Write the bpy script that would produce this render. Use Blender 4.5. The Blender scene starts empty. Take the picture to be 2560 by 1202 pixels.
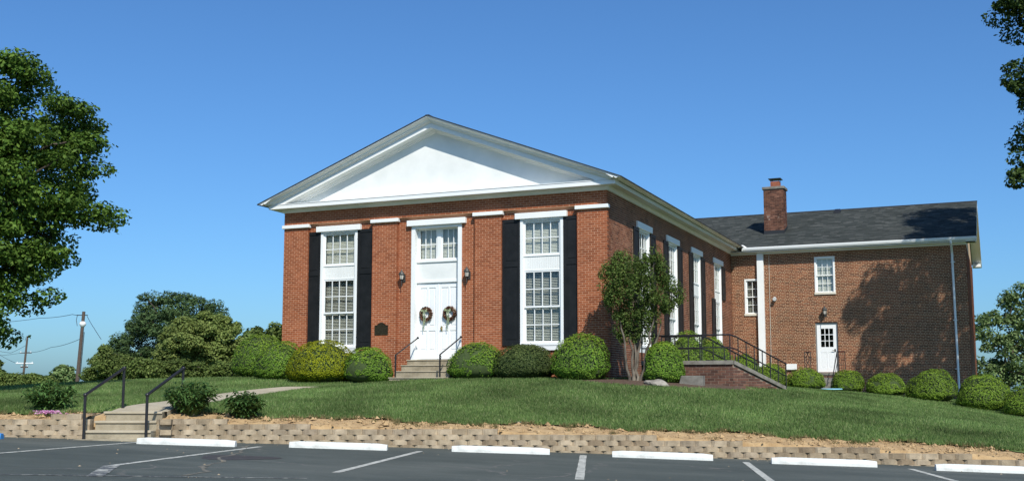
import bpy, math, random
import numpy as np
from mathutils import Vector, Matrix

R = math.radians
scene = bpy.context.scene
COL = scene.collection
random.seed(7)
rng = np.random.default_rng(11)

# ------------------------------------------------------------------ camera
PSI = R(23.1609)
CU, CV = 9.7652, -29.7691            # eye level is z = 0, u runs along the church front, v into the plot
cam_d = bpy.data.cameras.new('camera')
cam_d.sensor_width = 36.0
cam_d.lens = 36.0 * 2744.84 / 2560.0
cam_d.shift_y = (664.36 - 601.0) / 2560.0
cam_d.clip_end = 5000
cam = bpy.data.objects.new('camera', cam_d)
COL.objects.link(cam)
cam.location = (CU, CV, 0)
cam.rotation_euler = (R(90 + 6.2986), 0, PSI)
scene.camera = cam

# ------------------------------------------------------------------ sky and sun
SUN_EL, SUN_AZ = R(44), R(143)       # azimuth clockwise from +v
S = Vector((math.sin(SUN_AZ) * math.cos(SUN_EL), math.cos(SUN_AZ) * math.cos(SUN_EL), math.sin(SUN_EL)))
world = bpy.data.worlds.new('World')
scene.world = world
world.use_nodes = True
wn, wl = world.node_tree.nodes, world.node_tree.links
wn.clear()
sky = wn.new('ShaderNodeTexSky')
sky.sky_type = 'NISHITA'
sky.sun_disc = False
sky.sun_elevation = SUN_EL
sky.sun_rotation = SUN_AZ
sky.altitude = 0
sky.air_density = 1.0
sky.dust_density = 1.0
sky.ozone_density = 6.0
bg = wn.new('ShaderNodeBackground')
bg.inputs['Strength'].default_value = 0.10
wo = wn.new('ShaderNodeOutputWorld')
tint = wn.new('ShaderNodeMix'); tint.data_type = 'RGBA'; tint.blend_type = 'MULTIPLY'; tint.inputs[0].default_value = 1.0
tint.inputs[7].default_value = (.75, 1.12, 1.40, 1)      # the camera's white balance: a deeper blue
wl.new(sky.outputs[0], tint.inputs[6]); wl.new(tint.outputs[2], bg.inputs['Color'])
wl.new(bg.outputs[0], wo.inputs['Surface'])
sun_d = bpy.data.lights.new('sun', 'SUN')
sun_d.energy = 5.0
sun_d.angle = R(0.5)
sun_d.color = (1.0, 0.95, 0.86)
sun = bpy.data.objects.new('sun', sun_d)
COL.objects.link(sun)
sun.rotation_euler = (-S).to_track_quat('-Z', 'Y').to_euler()
sun.location = S * 60
vs = scene.view_settings
vs.view_transform = 'Standard'
vs.look = 'None'
vs.exposure = 0.0
vs.gamma = 1.0
vs.use_curve_mapping = False

# ------------------------------------------------------------------ helpers
cP, sP = math.cos(PSI), math.sin(PSI)
def cw(X, Y, z=0.0):
    """X to the right of the line of sight, Y metres away -> plot coordinates"""
    return Vector((CU + X * cP - Y * sP, CV + X * sP + Y * cP, z))
def cwn(X, Y, Z):
    return np.stack([CU + X * cP - Y * sP, CV + X * sP + Y * cP, Z], -1)

def tag(o, label=None, cat=None, group=None, kind=None):
    if label: o['label'] = label
    if cat: o['category'] = cat
    if group: o['group'] = group
    if kind: o['kind'] = kind
    return o

ORG = {}
def empty(name, loc, label, cat, group=None):
    e = bpy.data.objects.new(name, None)
    COL.objects.link(e)
    e.location = loc
    e.empty_display_size = 0.2
    ORG[e] = Vector(loc)
    return tag(e, label, cat, group)

def link_mesh(name, me, mat, parent=None, origin=None):
    """mesh is in plot coordinates; moved so that its object sits at the thing's base"""
    o = bpy.data.objects.new(name, me)
    COL.objects.link(o)
    if mat and not me.materials: me.materials.append(mat)
    if parent is not None:
        org = ORG[parent]
        ORG[o] = org
        o.parent = parent
    else:
        org = Vector(origin) if origin is not None else Vector((0, 0, 0))
        o.location = org
        ORG[o] = org
    if org.length > 0:
        me.transform(Matrix.Translation(-org))
    return o

class MB:
    def __init__(s): s.v = []; s.f = []; s.m = []; s.mi = 0
    def add(s, vs, fs):
        b = len(s.v)
        s.v += [tuple(p) for p in vs]
        for f in fs:
            s.f.append([b + i for i in f]); s.m.append(s.mi)
        return s
    def box(s, x0, x1, y0, y1, z0, z1):
        return s.add([(x0,y0,z0),(x1,y0,z0),(x1,y1,z0),(x0,y1,z0),(x0,y0,z1),(x1,y0,z1),(x1,y1,z1),(x0,y1,z1)],
                     [(0,3,2,1),(4,5,6,7),(0,1,5,4),(1,2,6,5),(2,3,7,6),(3,0,4,7)])
    def fbox(s, fr, a0, a1, n0, n1, z0, z1, open_back=False):
        """box in a wall frame: a along, n outward, z up"""
        P = lambda a, n, z: fr.p(a, n, z)
        vs = [P(a0,n1,z0),P(a1,n1,z0),P(a1,n0,z0),P(a0,n0,z0),P(a0,n1,z1),P(a1,n1,z1),P(a1,n0,z1),P(a0,n0,z1)]
        fs = [(0,3,2,1),(4,5,6,7),(0,1,5,4),(1,2,6,5),(3,0,4,7)]
        if not open_back: fs.append((2,3,7,6))
        return s.add(vs, fs)
    def prism(s, poly, vec):
        n = len(poly); v = Vector(vec)
        pts = [Vector(p) for p in poly]
        return s.add(pts + [p + v for p in pts], [list(range(n))[::-1], list(range(n, 2*n))] +
                     [(i, (i+1) % n, n + (i+1) % n, n + i) for i in range(n)])
    def tube(s, pts, r, n=8, cap=True):
        pts = [Vector(p) for p in pts]
        rs = r if isinstance(r, (list, tuple)) else [r] * len(pts)
        b = len(s.v); ref = None
        for i, p in enumerate(pts):
            t = (pts[min(i+1, len(pts)-1)] - pts[max(i-1, 0)]).normalized()
            if ref is None:
                ref = Vector((0,0,1)) if abs(t.z) < .9 else Vector((1,0,0))
            x = t.cross(ref).normalized(); y = x.cross(t).normalized(); ref = y
            for k in range(n):
                a = 2*math.pi*k/n
                s.v.append(tuple(p + (x*math.cos(a) + y*math.sin(a)) * rs[i]))
        for i in range(len(pts)-1):
            for k in range(n):
                a, c = b+i*n+k, b+i*n+(k+1) % n
                s.f.append([a, c, c+n, a+n]); s.m.append(s.mi)
        if cap:
            s.f.append([b+k for k in range(n)]); s.m.append(s.mi)
            e = b+(len(pts)-1)*n
            s.f.append([e+k for k in range(n)][::-1]); s.m.append(s.mi)
        return s
    def lathe(s, c, prof, n=14, axis=None):
        c = Vector(c); b = len(s.v)
        for r, z in prof:
            for k in range(n):
                a = 2*math.pi*k/n
                s.v.append((c.x + r*math.cos(a), c.y + r*math.sin(a), c.z + z))
        for i in range(len(prof)-1):
            for k in range(n):
                a, d = b+i*n+k, b+i*n+(k+1) % n
                s.f.append([a, d, d+n, a+n]); s.m.append(s.mi)
        s.f.append([b+k for k in range(n)][::-1]); s.m.append(s.mi)
        e = b+(len(prof)-1)*n
        s.f.append([e+k for k in range(n)]); s.m.append(s.mi)
        return s
    def mesh(s, name, smooth=False):
        me = bpy.data.meshes.new(name)
        me.from_pydata(s.v, [], s.f)
        if smooth: me.polygons.foreach_set('use_smooth', [True]*len(me.polygons))
        me.update()
        return me
    def build(s, name, mat, parent=None, origin=None, smooth=False, bevel=0.0):
        me = s.mesh(name, smooth)
        mats = mat if isinstance(mat, (list, tuple)) else [mat]
        for m in mats: me.materials.append(m)
        if len(mats) > 1: me.polygons.foreach_set('material_index', s.m)
        o = link_mesh(name, me, None, parent, origin)
        if bevel:
            b = o.modifiers.new('bevel', 'BEVEL'); b.width = bevel; b.segments = 2; b.limit_method = 'ANGLE'
        return o

class Frame:
    """a wall: origin, direction along, outward normal"""
    def __init__(s, O, A, N): s.O = Vector(O); s.A = Vector(A).normalized(); s.N = Vector(N).normalized()
    def p(s, a, n, z): return s.O + s.A*a + s.N*n + Vector((0,0,z))
    def mat(s, a, n, z):
        m = Matrix((s.A, -s.N, Vector((0,0,1)))).transposed().to_4x4()
        m.translation = s.p(a, n, z)
        return m

def np_mesh(name, verts, k, mat, parent=None, origin=None):
    """n faces of k corners each, unshared"""
    n = len(verts) // k
    me = bpy.data.meshes.new(name)
    me.vertices.add(n*k); me.loops.add(n*k); me.polygons.add(n)
    me.vertices.foreach_set('co', np.ascontiguousarray(verts, dtype=np.float32).ravel())
    me.loops.foreach_set('vertex_index', np.arange(n*k, dtype=np.int32))
    me.polygons.foreach_set('loop_start', np.arange(0, n*k, k, dtype=np.int32))
    me.polygons.foreach_set('loop_total', np.full(n, k, dtype=np.int32))
    me.update(calc_edges=True); me.validate()
    if isinstance(mat, (list, tuple)):
        for m in mat: me.materials.append(m)
    else: me.materials.append(mat)
    return link_mesh(name, me, None, parent, origin)

# ------------------------------------------------------------------ materials
def newmat(name):
    m = bpy.data.materials.new(name); m.use_nodes = True
    nt = m.node_tree; nt.nodes.clear()
    out = nt.nodes.new('ShaderNodeOutputMaterial')
    return m, nt, nt.nodes, nt.links, out
def ramp(nd, stops, interp='LINEAR'):
    r = nd.new('ShaderNodeValToRGB'); e = r.color_ramp.elements
    r.color_ramp.interpolation = interp
    while len(e) > 1: e.remove(e[-1])
    for i, (p, c) in enumerate(stops):
        el = e[0] if i == 0 else e.new(p)
        el.position = p; el.color = (*c, 1)
    return r
def mat(name, c, rough=.7, c2=None, scale=4.0, detail=6, bump=0.0, bscale=None, spec=.3, metal=0.0, stretch=(1,1,1), lo=.35, hi=.65, c3=None):
    m, nt, nd, lk, out = newmat(name)
    b = nd.new('ShaderNodeBsdfPrincipled')
    b.inputs['Roughness'].default_value = rough
    b.inputs['Specular IOR Level'].default_value = spec
    b.inputs['Metallic'].default_value = metal
    tc = nd.new('ShaderNodeTexCoord'); mp = nd.new('ShaderNodeMapping'); mp.inputs['Scale'].default_value = stretch
    lk.new(tc.outputs['Object'], mp.inputs['Vector'])
    if c2:
        n = nd.new('ShaderNodeTexNoise'); n.inputs['Scale'].default_value = scale; n.inputs['Detail'].default_value = detail
        n.inputs['Roughness'].default_value = .62
        lk.new(mp.outputs[0], n.inputs['Vector'])
        st = [(lo, c), (hi, c2)] + ([(min(hi+.12, 1), c3)] if c3 else [])
        r = ramp(nd, st); lk.new(n.outputs['Fac'], r.inputs[0]); lk.new(r.outputs[0], b.inputs['Base Color'])
    else:
        b.inputs['Base Color'].default_value = (*c, 1)
    if bump:
        n2 = nd.new('ShaderNodeTexNoise'); n2.inputs['Scale'].default_value = bscale or scale*6; n2.inputs['Detail'].default_value = 5
        lk.new(mp.outputs[0], n2.inputs['Vector'])
        bp = nd.new('ShaderNodeBump'); bp.inputs['Strength'].default_value = bump; bp.inputs['Distance'].default_value = .02
        lk.new(n2.outputs['Fac'], bp.inputs['Height']); lk.new(bp.outputs[0], b.inputs['Normal'])
    lk.new(b.outputs[0], out.inputs['Surface'])
    return m
def piece_mat(name, stops, rough=.85, nscale=3.0, namt=.35, bump=.3, bscale=60, spec=.2, stain=None):
    """colour differs from piece to piece (brick, shingle, block), with a weathering noise over all"""
    m, nt, nd, lk, out = newmat(name)
    b = nd.new('ShaderNodeBsdfPrincipled'); b.inputs['Roughness'].default_value = rough; b.inputs['Specular IOR Level'].default_value = spec
    g = nd.new('ShaderNodeNewGeometry'); oi = nd.new('ShaderNodeObjectInfo')
    ad = nd.new('ShaderNodeMath'); ad.operation = 'ADD'; fr = nd.new('ShaderNodeMath'); fr.operation = 'FRACT'
    lk.new(g.outputs['Random Per Island'], ad.inputs[0]); lk.new(oi.outputs['Random'], ad.inputs[1]); lk.new(ad.outputs[0], fr.inputs[0])
    r = ramp(nd, stops); lk.new(fr.outputs[0], r.inputs[0])
    n = nd.new('ShaderNodeTexNoise'); n.inputs['Scale'].default_value = nscale; n.inputs['Detail'].default_value = 7
    lk.new(g.outputs['Position'], n.inputs['Vector'])
    mr = nd.new('ShaderNodeMapRange'); mr.inputs[1].default_value = .3; mr.inputs[2].default_value = .7
    mr.inputs[3].default_value = 1-namt; mr.inputs[4].default_value = 1+namt*.6
    lk.new(n.outputs['Fac'], mr.inputs[0])
    mx = nd.new('ShaderNodeMix'); mx.data_type = 'RGBA'; mx.blend_type = 'MULTIPLY'; mx.inputs[0].default_value = 1
    lk.new(r.outputs[0], mx.inputs[6]); lk.new(mr.outputs[0], mx.inputs[7])
    col = mx.outputs[2]
    if stain:
        n3 = nd.new('ShaderNodeTexNoise'); n3.inputs['Scale'].default_value = stain[1]; n3.inputs['Detail'].default_value = 4
        lk.new(g.outputs['Position'], n3.inputs['Vector'])
        r3 = ramp(nd, [(stain[2], (0,0,0)), (stain[2]+.08, (1,1,1))]); lk.new(n3.outputs['Fac'], r3.inputs[0])
        m3 = nd.new('ShaderNodeMix'); m3.data_type = 'RGBA'; lk.new(r3.outputs[0], m3.inputs[0]); lk.new(col, m3.inputs[6]); m3.inputs[7].default_value = (*stain[0], 1)
        col = m3.outputs[2]
    lk.new(col, b.inputs['Base Color'])
    if bump:
        n2 = nd.new('ShaderNodeTexNoise'); n2.inputs['Scale'].default_value = bscale; n2.inputs['Detail'].default_value = 4
        lk.new(g.outputs['Position'], n2.inputs['Vector'])
        bp = nd.new('ShaderNodeBump'); bp.inputs['Strength'].default_value = bump; bp.inputs['Distance'].default_value = .01
        lk.new(n2.outputs['Fac'], bp.inputs['Height']); lk.new(bp.outputs[0], b.inputs['Normal'])
    lk.new(b.outputs[0], out.inputs['Surface'])
    return m
def leaf_mat(name, stops, trans=.3, rough=.5, nscale=.9, namt=.25, spec=.08):
    m, nt, nd, lk, out = newmat(name)
    g = nd.new('ShaderNodeNewGeometry')
    r = ramp(nd, stops); lk.new(g.outputs['Random Per Island'], r.inputs[0])
    n = nd.new('ShaderNodeTexNoise'); n.inputs['Scale'].default_value = nscale; n.inputs['Detail'].default_value = 3
    lk.new(g.outputs['Position'], n.inputs['Vector'])
    mr = nd.new('ShaderNodeMapRange'); mr.inputs[1].default_value = .3; mr.inputs[2].default_value = .7
    mr.inputs[3].default_value = 1-namt; mr.inputs[4].default_value = 1+namt
    lk.new(n.outputs['Fac'], mr.inputs[0])
    mx = nd.new('ShaderNodeMix'); mx.data_type = 'RGBA'; mx.blend_type = 'MULTIPLY'; mx.inputs[0].default_value = 1
    lk.new(r.outputs[0], mx.inputs[6]); lk.new(mr.outputs[0], mx.inputs[7])
    b = nd.new('ShaderNodeBsdfPrincipled'); b.inputs['Roughness'].default_value = rough; b.inputs['Specular IOR Level'].default_value = spec
    t = nd.new('ShaderNodeBsdfTranslucent'); ms = nd.new('ShaderNodeMixShader'); ms.inputs[0].default_value = trans
    lk.new(mx.outputs[2], b.inputs['Base Color']); lk.new(mx.outputs[2], t.inputs['Color'])
    lk.new(b.outputs[0], ms.inputs[1]); lk.new(t.outputs[0], ms.inputs[2]); lk.new(ms.outputs[0], out.inputs['Surface'])
    return m

M = {}
M['brick'] = piece_mat('church_brick', [(0,(.245,.070,.029)),(.2,(.285,.084,.034)),(.6,(.325,.098,.040)),(.9,(.365,.120,.052)),(1,(.275,.082,.037))], nscale=.7, namt=.22)
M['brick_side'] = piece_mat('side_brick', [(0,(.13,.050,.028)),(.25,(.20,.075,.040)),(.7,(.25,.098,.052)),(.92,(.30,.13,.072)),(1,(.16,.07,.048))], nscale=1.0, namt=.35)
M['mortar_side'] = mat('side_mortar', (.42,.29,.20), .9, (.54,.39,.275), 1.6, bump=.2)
M['mortar'] = mat('church_mortar', (.50,.275,.165), .9, (.57,.335,.21), 2.5, bump=.2)
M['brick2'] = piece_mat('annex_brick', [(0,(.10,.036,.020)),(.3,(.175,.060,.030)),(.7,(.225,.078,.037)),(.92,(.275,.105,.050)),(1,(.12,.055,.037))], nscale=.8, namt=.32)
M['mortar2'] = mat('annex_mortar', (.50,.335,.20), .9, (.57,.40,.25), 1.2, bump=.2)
M['brick3'] = piece_mat('chimney_brick', [(0,(.075,.036,.026)),(.4,(.13,.058,.038)),(.85,(.175,.08,.05)),(1,(.24,.12,.08))], nscale=2.6, namt=.45, stain=((.42,.33,.27), 4.5, .66))
M['mortar3'] = mat('chimney_mortar', (.15,.09,.065), .9, (.26,.17,.12), 4.0)
M['brick4'] = piece_mat('ramp_brick', [(0,(.085,.045,.034)),(.4,(.125,.062,.045)),(.8,(.165,.080,.055)),(1,(.21,.105,.07))], nscale=1.8, namt=.4)
M['mortar4'] = mat('ramp_mortar', (.20,.15,.115), .9, (.30,.23,.17), 4.0)
M['white'] = mat('white_paint', (.78,.80,.78), .45, (.84,.85,.83), 1.2, bump=.05, spec=.4)
M['whiteold'] = mat('weathered_white_paint', (.70,.72,.69), .55, (.82,.83,.80), .8, bump=.06, bscale=14)
M['shutter'] = mat('black_shutter_paint', (.010,.0112,.012), .5, (.017,.018,.019), 3, spec=.2)
M['iron'] = mat('black_iron', (.012,.012,.014), .4, (.022,.02,.02), 20, spec=.5)
M['shingle'] = piece_mat('roof_shingle', [(0,(.042,.048,.046)),(.5,(.057,.064,.061)),(.85,(.070,.077,.073)),(1,(.095,.10,.095))], nscale=.5, namt=.12, bump=.5, bscale=90, spec=.04)
M['roofbase'] = mat('roof_felt', (.03,.032,.034), .9, (.045,.047,.05), 6, bump=.4, bscale=80)
M['concrete'] = mat('weathered_concrete', (.24,.205,.14), .9, (.38,.33,.235), 3.2, bump=.35, bscale=50, c3=(.44,.39,.29))
M['greyconc'] = mat('grey_concrete', (.13,.12,.10), .9, (.25,.235,.20), 4, bump=.4, bscale=40)
M['path'] = mat('path_concrete', (.36,.31,.22), .9, (.46,.40,.29), 2, bump=.2, bscale=60)
M['blind'] = mat('cream_blind', (.62,.60,.52), .6, (.68,.66,.58), 2)
M['shade'] = mat('white_shade', (.66,.66,.62), .7)
M['inner'] = mat('inner_plaster', (.22,.21,.19), .9)
M['floorwood'] = mat('dark_floor', (.05,.04,.03), .8)
M['doorwhite'] = mat('door_paint', (.80,.82,.81), .38, (.85,.86,.85), .7, spec=.45)
M['bronze'] = mat('bronze_plaque', (.045,.038,.022), .45, (.075,.062,.035), 14, bump=.6, bscale=55, metal=.7)
M['lamp'] = mat('lamp_metal', (.055,.058,.055), .5, (.09,.09,.085), 12, metal=.4)
M['lampglass'] = mat('lamp_glass', (.55,.52,.45), .25)
M['stop'] = mat('stop_paint', (.50,.50,.46), .7, (.66,.67,.63), 4, bump=.3, bscale=30, lo=.30, hi=.5)
M['bluestop'] = mat('blue_paint', (.03,.17,.42), .6, (.05,.24,.52), 4)
M['bluelid'] = mat('blue_plastic', (.28,.58,.70), .4)
M['block'] = piece_mat('wall_block', [(0,(.26,.195,.125)),(.35,(.35,.275,.18)),(.7,(.43,.345,.235)),(1,(.31,.245,.17))], nscale=5, namt=.35, bump=.7, bscale=45)
M['wood'] = mat('pole_wood', (.07,.05,.04), .9, (.13,.10,.08), 6, stretch=(8,8,.6), bump=.4)
M['wire'] = mat('wire', (.03,.03,.035), .5)
M['bark'] = mat('bark', (.055,.042,.03), .95, (.12,.10,.075), 7, stretch=(3,3,.6), bump=.8, bscale=25)
M['palebark'] = mat('pale_bark', (.075,.062,.048), .9, (.20,.17,.13), 6, stretch=(2,2,.5), bump=.5, bscale=20)
M['rock'] = mat('rock', (.16,.145,.12), .95, (.34,.31,.26), 5, bump=.8, bscale=14)
M['ceramic'] = mat('white_ceramic', (.75,.76,.76), .3)
M['clay'] = mat('clay_flue', (.22,.07,.04), .85, (.32,.11,.06), 6)
M['ribbon'] = mat('green_ribbon', (.32,.40,.20), .6, (.45,.50,.30), 9)
M['brass'] = mat('brass', (.5,.38,.17), .35, metal=.8)
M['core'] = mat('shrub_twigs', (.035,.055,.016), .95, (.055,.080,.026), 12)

def glass_mat():
    m, nt, nd, lk, out = newmat('window_glass')
    tr = nd.new('ShaderNodeBsdfTransparent'); tr.inputs[0].default_value = (.94,.96,.95,1)
    gl = nd.new('ShaderNodeBsdfGlossy'); gl.inputs['Roughness'].default_value = .03
    lw_ = nd.new('ShaderNodeLayerWeight'); pw = nd.new('ShaderNodeMath'); pw.operation = 'POWER'; pw.inputs[1].default_value = 4.0
    lk.new(lw_.outputs['Facing'], pw.inputs[0])
    fz = nd.new('ShaderNodeMapRange'); fz.inputs[3].default_value = .05; fz.inputs[4].default_value = .8; lk.new(pw.outputs[0], fz.inputs[0])
    ms = nd.new('ShaderNodeMixShader')
    lk.new(fz.outputs[0], ms.inputs[0]); lk.new(tr.outputs[0], ms.inputs[1]); lk.new(gl.outputs[0], ms.inputs[2])
    lk.new(ms.outputs[0], out.inputs['Surface'])
    return m
M['glass'] = glass_mat()

def asphalt_mat():
    m, nt, nd, lk, out = newmat('asphalt')
    b = nd.new('ShaderNodeBsdfPrincipled'); b.inputs['Roughness'].default_value = .82; b.inputs['Specular IOR Level'].default_value = .35
    g = nd.new('ShaderNodeNewGeometry')
    n1 = nd.new('ShaderNodeTexNoise'); n1.inputs['Scale'].default_value = .55; n1.inputs['Detail'].default_value = 8; n1.inputs['Roughness'].default_value = .65
    mp = nd.new('ShaderNodeMapping'); mp.inputs['Rotation'].default_value = (0,0,-PSI); mp.inputs['Scale'].default_value = (.5,1.6,1)
    lk.new(g.outputs['Position'], mp.inputs['Vector']); lk.new(mp.outputs[0], n1.inputs['Vector'])
    r1 = ramp(nd, [(.25,(.044,.053,.046)),(.48,(.067,.078,.068)),(.68,(.100,.110,.096))]); lk.new(n1.outputs['Fac'], r1.inputs[0])
    n2 = nd.new('ShaderNodeTexNoise'); n2.inputs['Scale'].default_value = 90; n2.inputs['Detail'].default_value = 3
    lk.new(g.outputs['Position'], n2.inputs['Vector'])
    r2 = ramp(nd, [(.3,(.6,.6,.6)),(.6,(1.15,1.15,1.15)),(.74,(2.6,2.5,2.3))]); lk.new(n2.outputs['Fac'], r2.inputs[0])
    mx = nd.new('ShaderNodeMix'); mx.data_type = 'RGBA'; mx.blend_type = 'MULTIPLY'; mx.inputs[0].default_value = .55
    lk.new(r1.outputs[0], mx.inputs[6]); lk.new(r2.outputs[0], mx.inputs[7])
    # thin cracks
    v = nd.new('ShaderNodeTexVoronoi'); v.feature = 'DISTANCE_TO_EDGE'; v.inputs['Scale'].default_value = .42
    nz = nd.new('ShaderNodeTexNoise'); nz.inputs['Scale'].default_value = 1.7; nz.inputs['Detail'].default_value = 5
    av = nd.new('ShaderNodeMix'); av.data_type = 'RGBA'; av.blend_type = 'ADD'; av.inputs[0].default_value = .8
    lk.new(g.outputs['Position'], nz.inputs['Vector']); lk.new(g.outputs['Position'], av.inputs[6]); lk.new(nz.outputs['Color'], av.inputs[7]); lk.new(av.outputs[2], v.inputs['Vector'])
    rc = ramp(nd, [(0,(1,1,1)),(.006,(1,1,1)),(.012,(0,0,0))]); lk.new(v.outputs['Distance'], rc.inputs[0])
    nk = nd.new('ShaderNodeTexNoise'); nk.inputs['Scale'].default_value = .3; lk.new(g.outputs['Position'], nk.inputs['Vector'])
    rk = ramp(nd, [(.5,(0,0,0)),(.6,(1,1,1))]); lk.new(nk.outputs['Fac'], rk.inputs[0])
    mk = nd.new('ShaderNodeMath'); mk.operation = 'MULTIPLY'; lk.new(rc.outputs[0], mk.inputs[0]); lk.new(rk.outputs[0], mk.inputs[1])
    m2 = nd.new('ShaderNodeMix'); m2.data_type = 'RGBA'; lk.new(mk.outputs[0], m2.inputs[0]); lk.new(mx.outputs[2], m2.inputs[6]); m2.inputs[7].default_value = (.13,.125,.11,1)
    lk.new(m2.outputs[2], b.inputs['Base Color'])
    bp = nd.new('ShaderNodeBump'); bp.inputs['Strength'].default_value = .5; bp.inputs['Distance'].default_value = .008
    lk.new(n2.outputs['Fac'], bp.inputs['Height']); lk.new(bp.outputs[0], b.inputs['Normal'])
    lk.new(b.outputs[0], out.inputs['Surface'])
    return m
M['asphalt'] = asphalt_mat()
def worn_paint(name, thr):
    m, nt, nd, lk, out = newmat(name)
    b = nd.new('ShaderNodeBsdfPrincipled'); b.inputs['Roughness'].default_value = .75
    g = nd.new('ShaderNodeNewGeometry')
    n = nd.new('ShaderNodeTexNoise'); n.inputs['Scale'].default_value = 9; n.inputs['Detail'].default_value = 8; n.inputs['Roughness'].default_value = .7
    lk.new(g.outputs['Position'], n.inputs['Vector'])
    r = ramp(nd, [(thr-.06,(.09,.095,.095)),(thr,(.33,.33,.29)),(thr+.12,(.50,.50,.44))]); lk.new(n.outputs['Fac'], r.inputs[0])
    lk.new(r.outputs[0], b.inputs['Base Color']); lk.new(b.outputs[0], out.inputs['Surface'])
    return m
M['paint'] = worn_paint('worn_line_paint', .43)
M['paintold'] = worn_paint('faded_line_paint', .56)
M['soil'] = mat('sandy_soil', (.33,.215,.105), .95, (.46,.32,.165), 5, bump=1.0, bscale=22, c3=(.56,.42,.25))
M['mulch'] = mat('mulch', (.055,.035,.024), .95, (.15,.095,.065), 22, bump=1.0, bscale=45)
M['turf'] = mat('turf', (.075,.115,.032), .95, (.12,.165,.05), .9, bump=.8, bscale=70)
M['grass'] = leaf_mat('grass_blade', [(0,(.085,.150,.042)),(.5,(.140,.218,.064)),(.88,(.200,.280,.095)),(1,(.34,.34,.17))], trans=.35, nscale=.45, namt=.42)
M['drygrass'] = leaf_mat('dry_grass', [(0,(.07,.10,.03)),(.5,(.16,.14,.06)),(1,(.30,.23,.12))], trans=.3)
M['box'] = leaf_mat('boxwood_leaf', [(0,(0.075, 0.155, 0.018)),(.5,(0.13, 0.24, 0.03)),(1,(0.195, 0.32, 0.046))], trans=.32, nscale=1.5, namt=.25)
M['boxo'] = leaf_mat('olive_leaf', [(0,(0.15, 0.18, 0.008)),(.5,(0.225, 0.255, 0.012)),(1,(0.3, 0.33, 0.022))], trans=.32, nscale=1.5, namt=.25)
M['boxd'] = leaf_mat('dark_box_leaf', [(0,(.030,.050,.016)),(.5,(.052,.080,.024)),(1,(.095,.125,.038))], trans=.25, nscale=1.6)
M['box2'] = leaf_mat('annex_box_leaf', [(0,(0.085, 0.155, 0.018)),(.5,(0.145, 0.235, 0.028)),(1,(0.21, 0.31, 0.044))], trans=.32, nscale=1.5, namt=.25)
M['maple'] = leaf_mat('maple_leaf', [(0,(.050,.105,.016)),(.5,(.088,.160,.026)),(1,(.140,.225,.040))], trans=.25, nscale=.45, namt=.25)
M['myrtle'] = leaf_mat('myrtle_leaf', [(0,(.065,.110,.028)),(.5,(.105,.160,.038)),(.93,(.155,.215,.052)),(1,(.17,.15,.06))], trans=.32)
M['oak'] = leaf_mat('oak_leaf', [(0,(.030,.058,.016)),(.6,(.052,.090,.022)),(1,(.09,.13,.035))], trans=.25)
M['pine'] = leaf_mat('pine_needles', [(0,(.040,.075,.030)),(.6,(.066,.108,.040)),(1,(.10,.148,.055))], trans=.15, nscale=.25, namt=.3)
M['willow'] = leaf_mat('pale_oak_leaf', [(0,(.135,.185,.050)),(.5,(.190,.245,.066)),(1,(.255,.30,.092))], trans=.3, nscale=.3, namt=.3)
M['scrub'] = leaf_mat('scrub_leaf', [(0,(0.085, 0.13, 0.034)),(.5,(0.135, 0.19, 0.05)),(1,(0.21, 0.26, 0.075))], trans=.32, nscale=.45, namt=.25)
M['pale'] = leaf_mat('young_leaf', [(0,(0.1, 0.16, 0.055)),(.5,(0.155, 0.225, 0.08)),(1,(0.24, 0.31, 0.13))], trans=.32, nscale=.45, namt=.25)
M['peony'] = leaf_mat('peony_leaf', [(0,(0.05, 0.115, 0.034)),(.5,(0.085, 0.17, 0.048)),(1,(0.13, 0.225, 0.065))], trans=.32, nscale=.45, namt=.25)
M['phlox'] = leaf_mat('phlox_petal', [(0,(.52,.17,.38)),(.5,(.68,.34,.56)),(1,(.82,.60,.74))], trans=.3)
M['box_new'] = leaf_mat('sunlit_new_shoots', [(0,(.155,.255,.026)),(.5,(.215,.325,.036)),(1,(.29,.40,.055))], trans=.35, nscale=1.5, namt=.2)  # shrub-top shoots; light on the tops is put into the colour too
M['boxo_new'] = leaf_mat('sunlit_olive_shoots', [(0,(.21,.235,.010)),(1,(.34,.36,.025))], trans=.35, nscale=1.5, namt=.2)
M['boxd_new'] = leaf_mat('sunlit_dark_shoots', [(0,(.075,.105,.030)),(1,(.13,.16,.05))], trans=.3, nscale=1.5)
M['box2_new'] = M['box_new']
M['wreath'] = leaf_mat('wreath_leaf', [(0,(.055,.022,.018)),(.35,(.13,.045,.032)),(.6,(.10,.075,.03)),(.85,(.25,.13,.09)),(1,(.5,.36,.25))], trans=.15)

# ------------------------------------------------------------------ terrain
WX = np.array([-40,-14,-9,-4.5,-.5,2,4,7,9,14,40.]); WY = np.array([21.4,21.4,21.4,21.7,21.7,21.42,21.08,20.62,20.28,19.35,15])
def Yw(X): return np.interp(X, WX, WY)
STEPX = [-5.7, -4.05, -.2, 2.65, 4.5, 6.95, 8.45, 10.3]
def top_level(X): return -.62 - .1*sum(1 for s in STEPX if X > s)
def lot_z(X): return -(1.225 + .028*np.clip(X, -25, 25))
TX = np.array([-40,-9.5,-7,-5,-2,1,3.5,5.7,7.7,9.4,12,40.]); TZ = np.array([-.62,-.60,-.58,-.66,-.77,-.86,-.95,-1.05,-1.15,-1.25,-1.36,-1.7])
ctrl = []
for X in (-20,-16,-13,-11,-9.5,-6.5,-5,-3,-1,1,3,5,7,8.5,10,12,15,19):
    ctrl.append((X, float(Yw(X))+.3, float(np.interp(X,TX,TZ))-.02))
    if abs(X) < 13: ctrl.append((X, float(Yw(X))+1.25, float(np.interp(X,TX,TZ))+.13))
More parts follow.
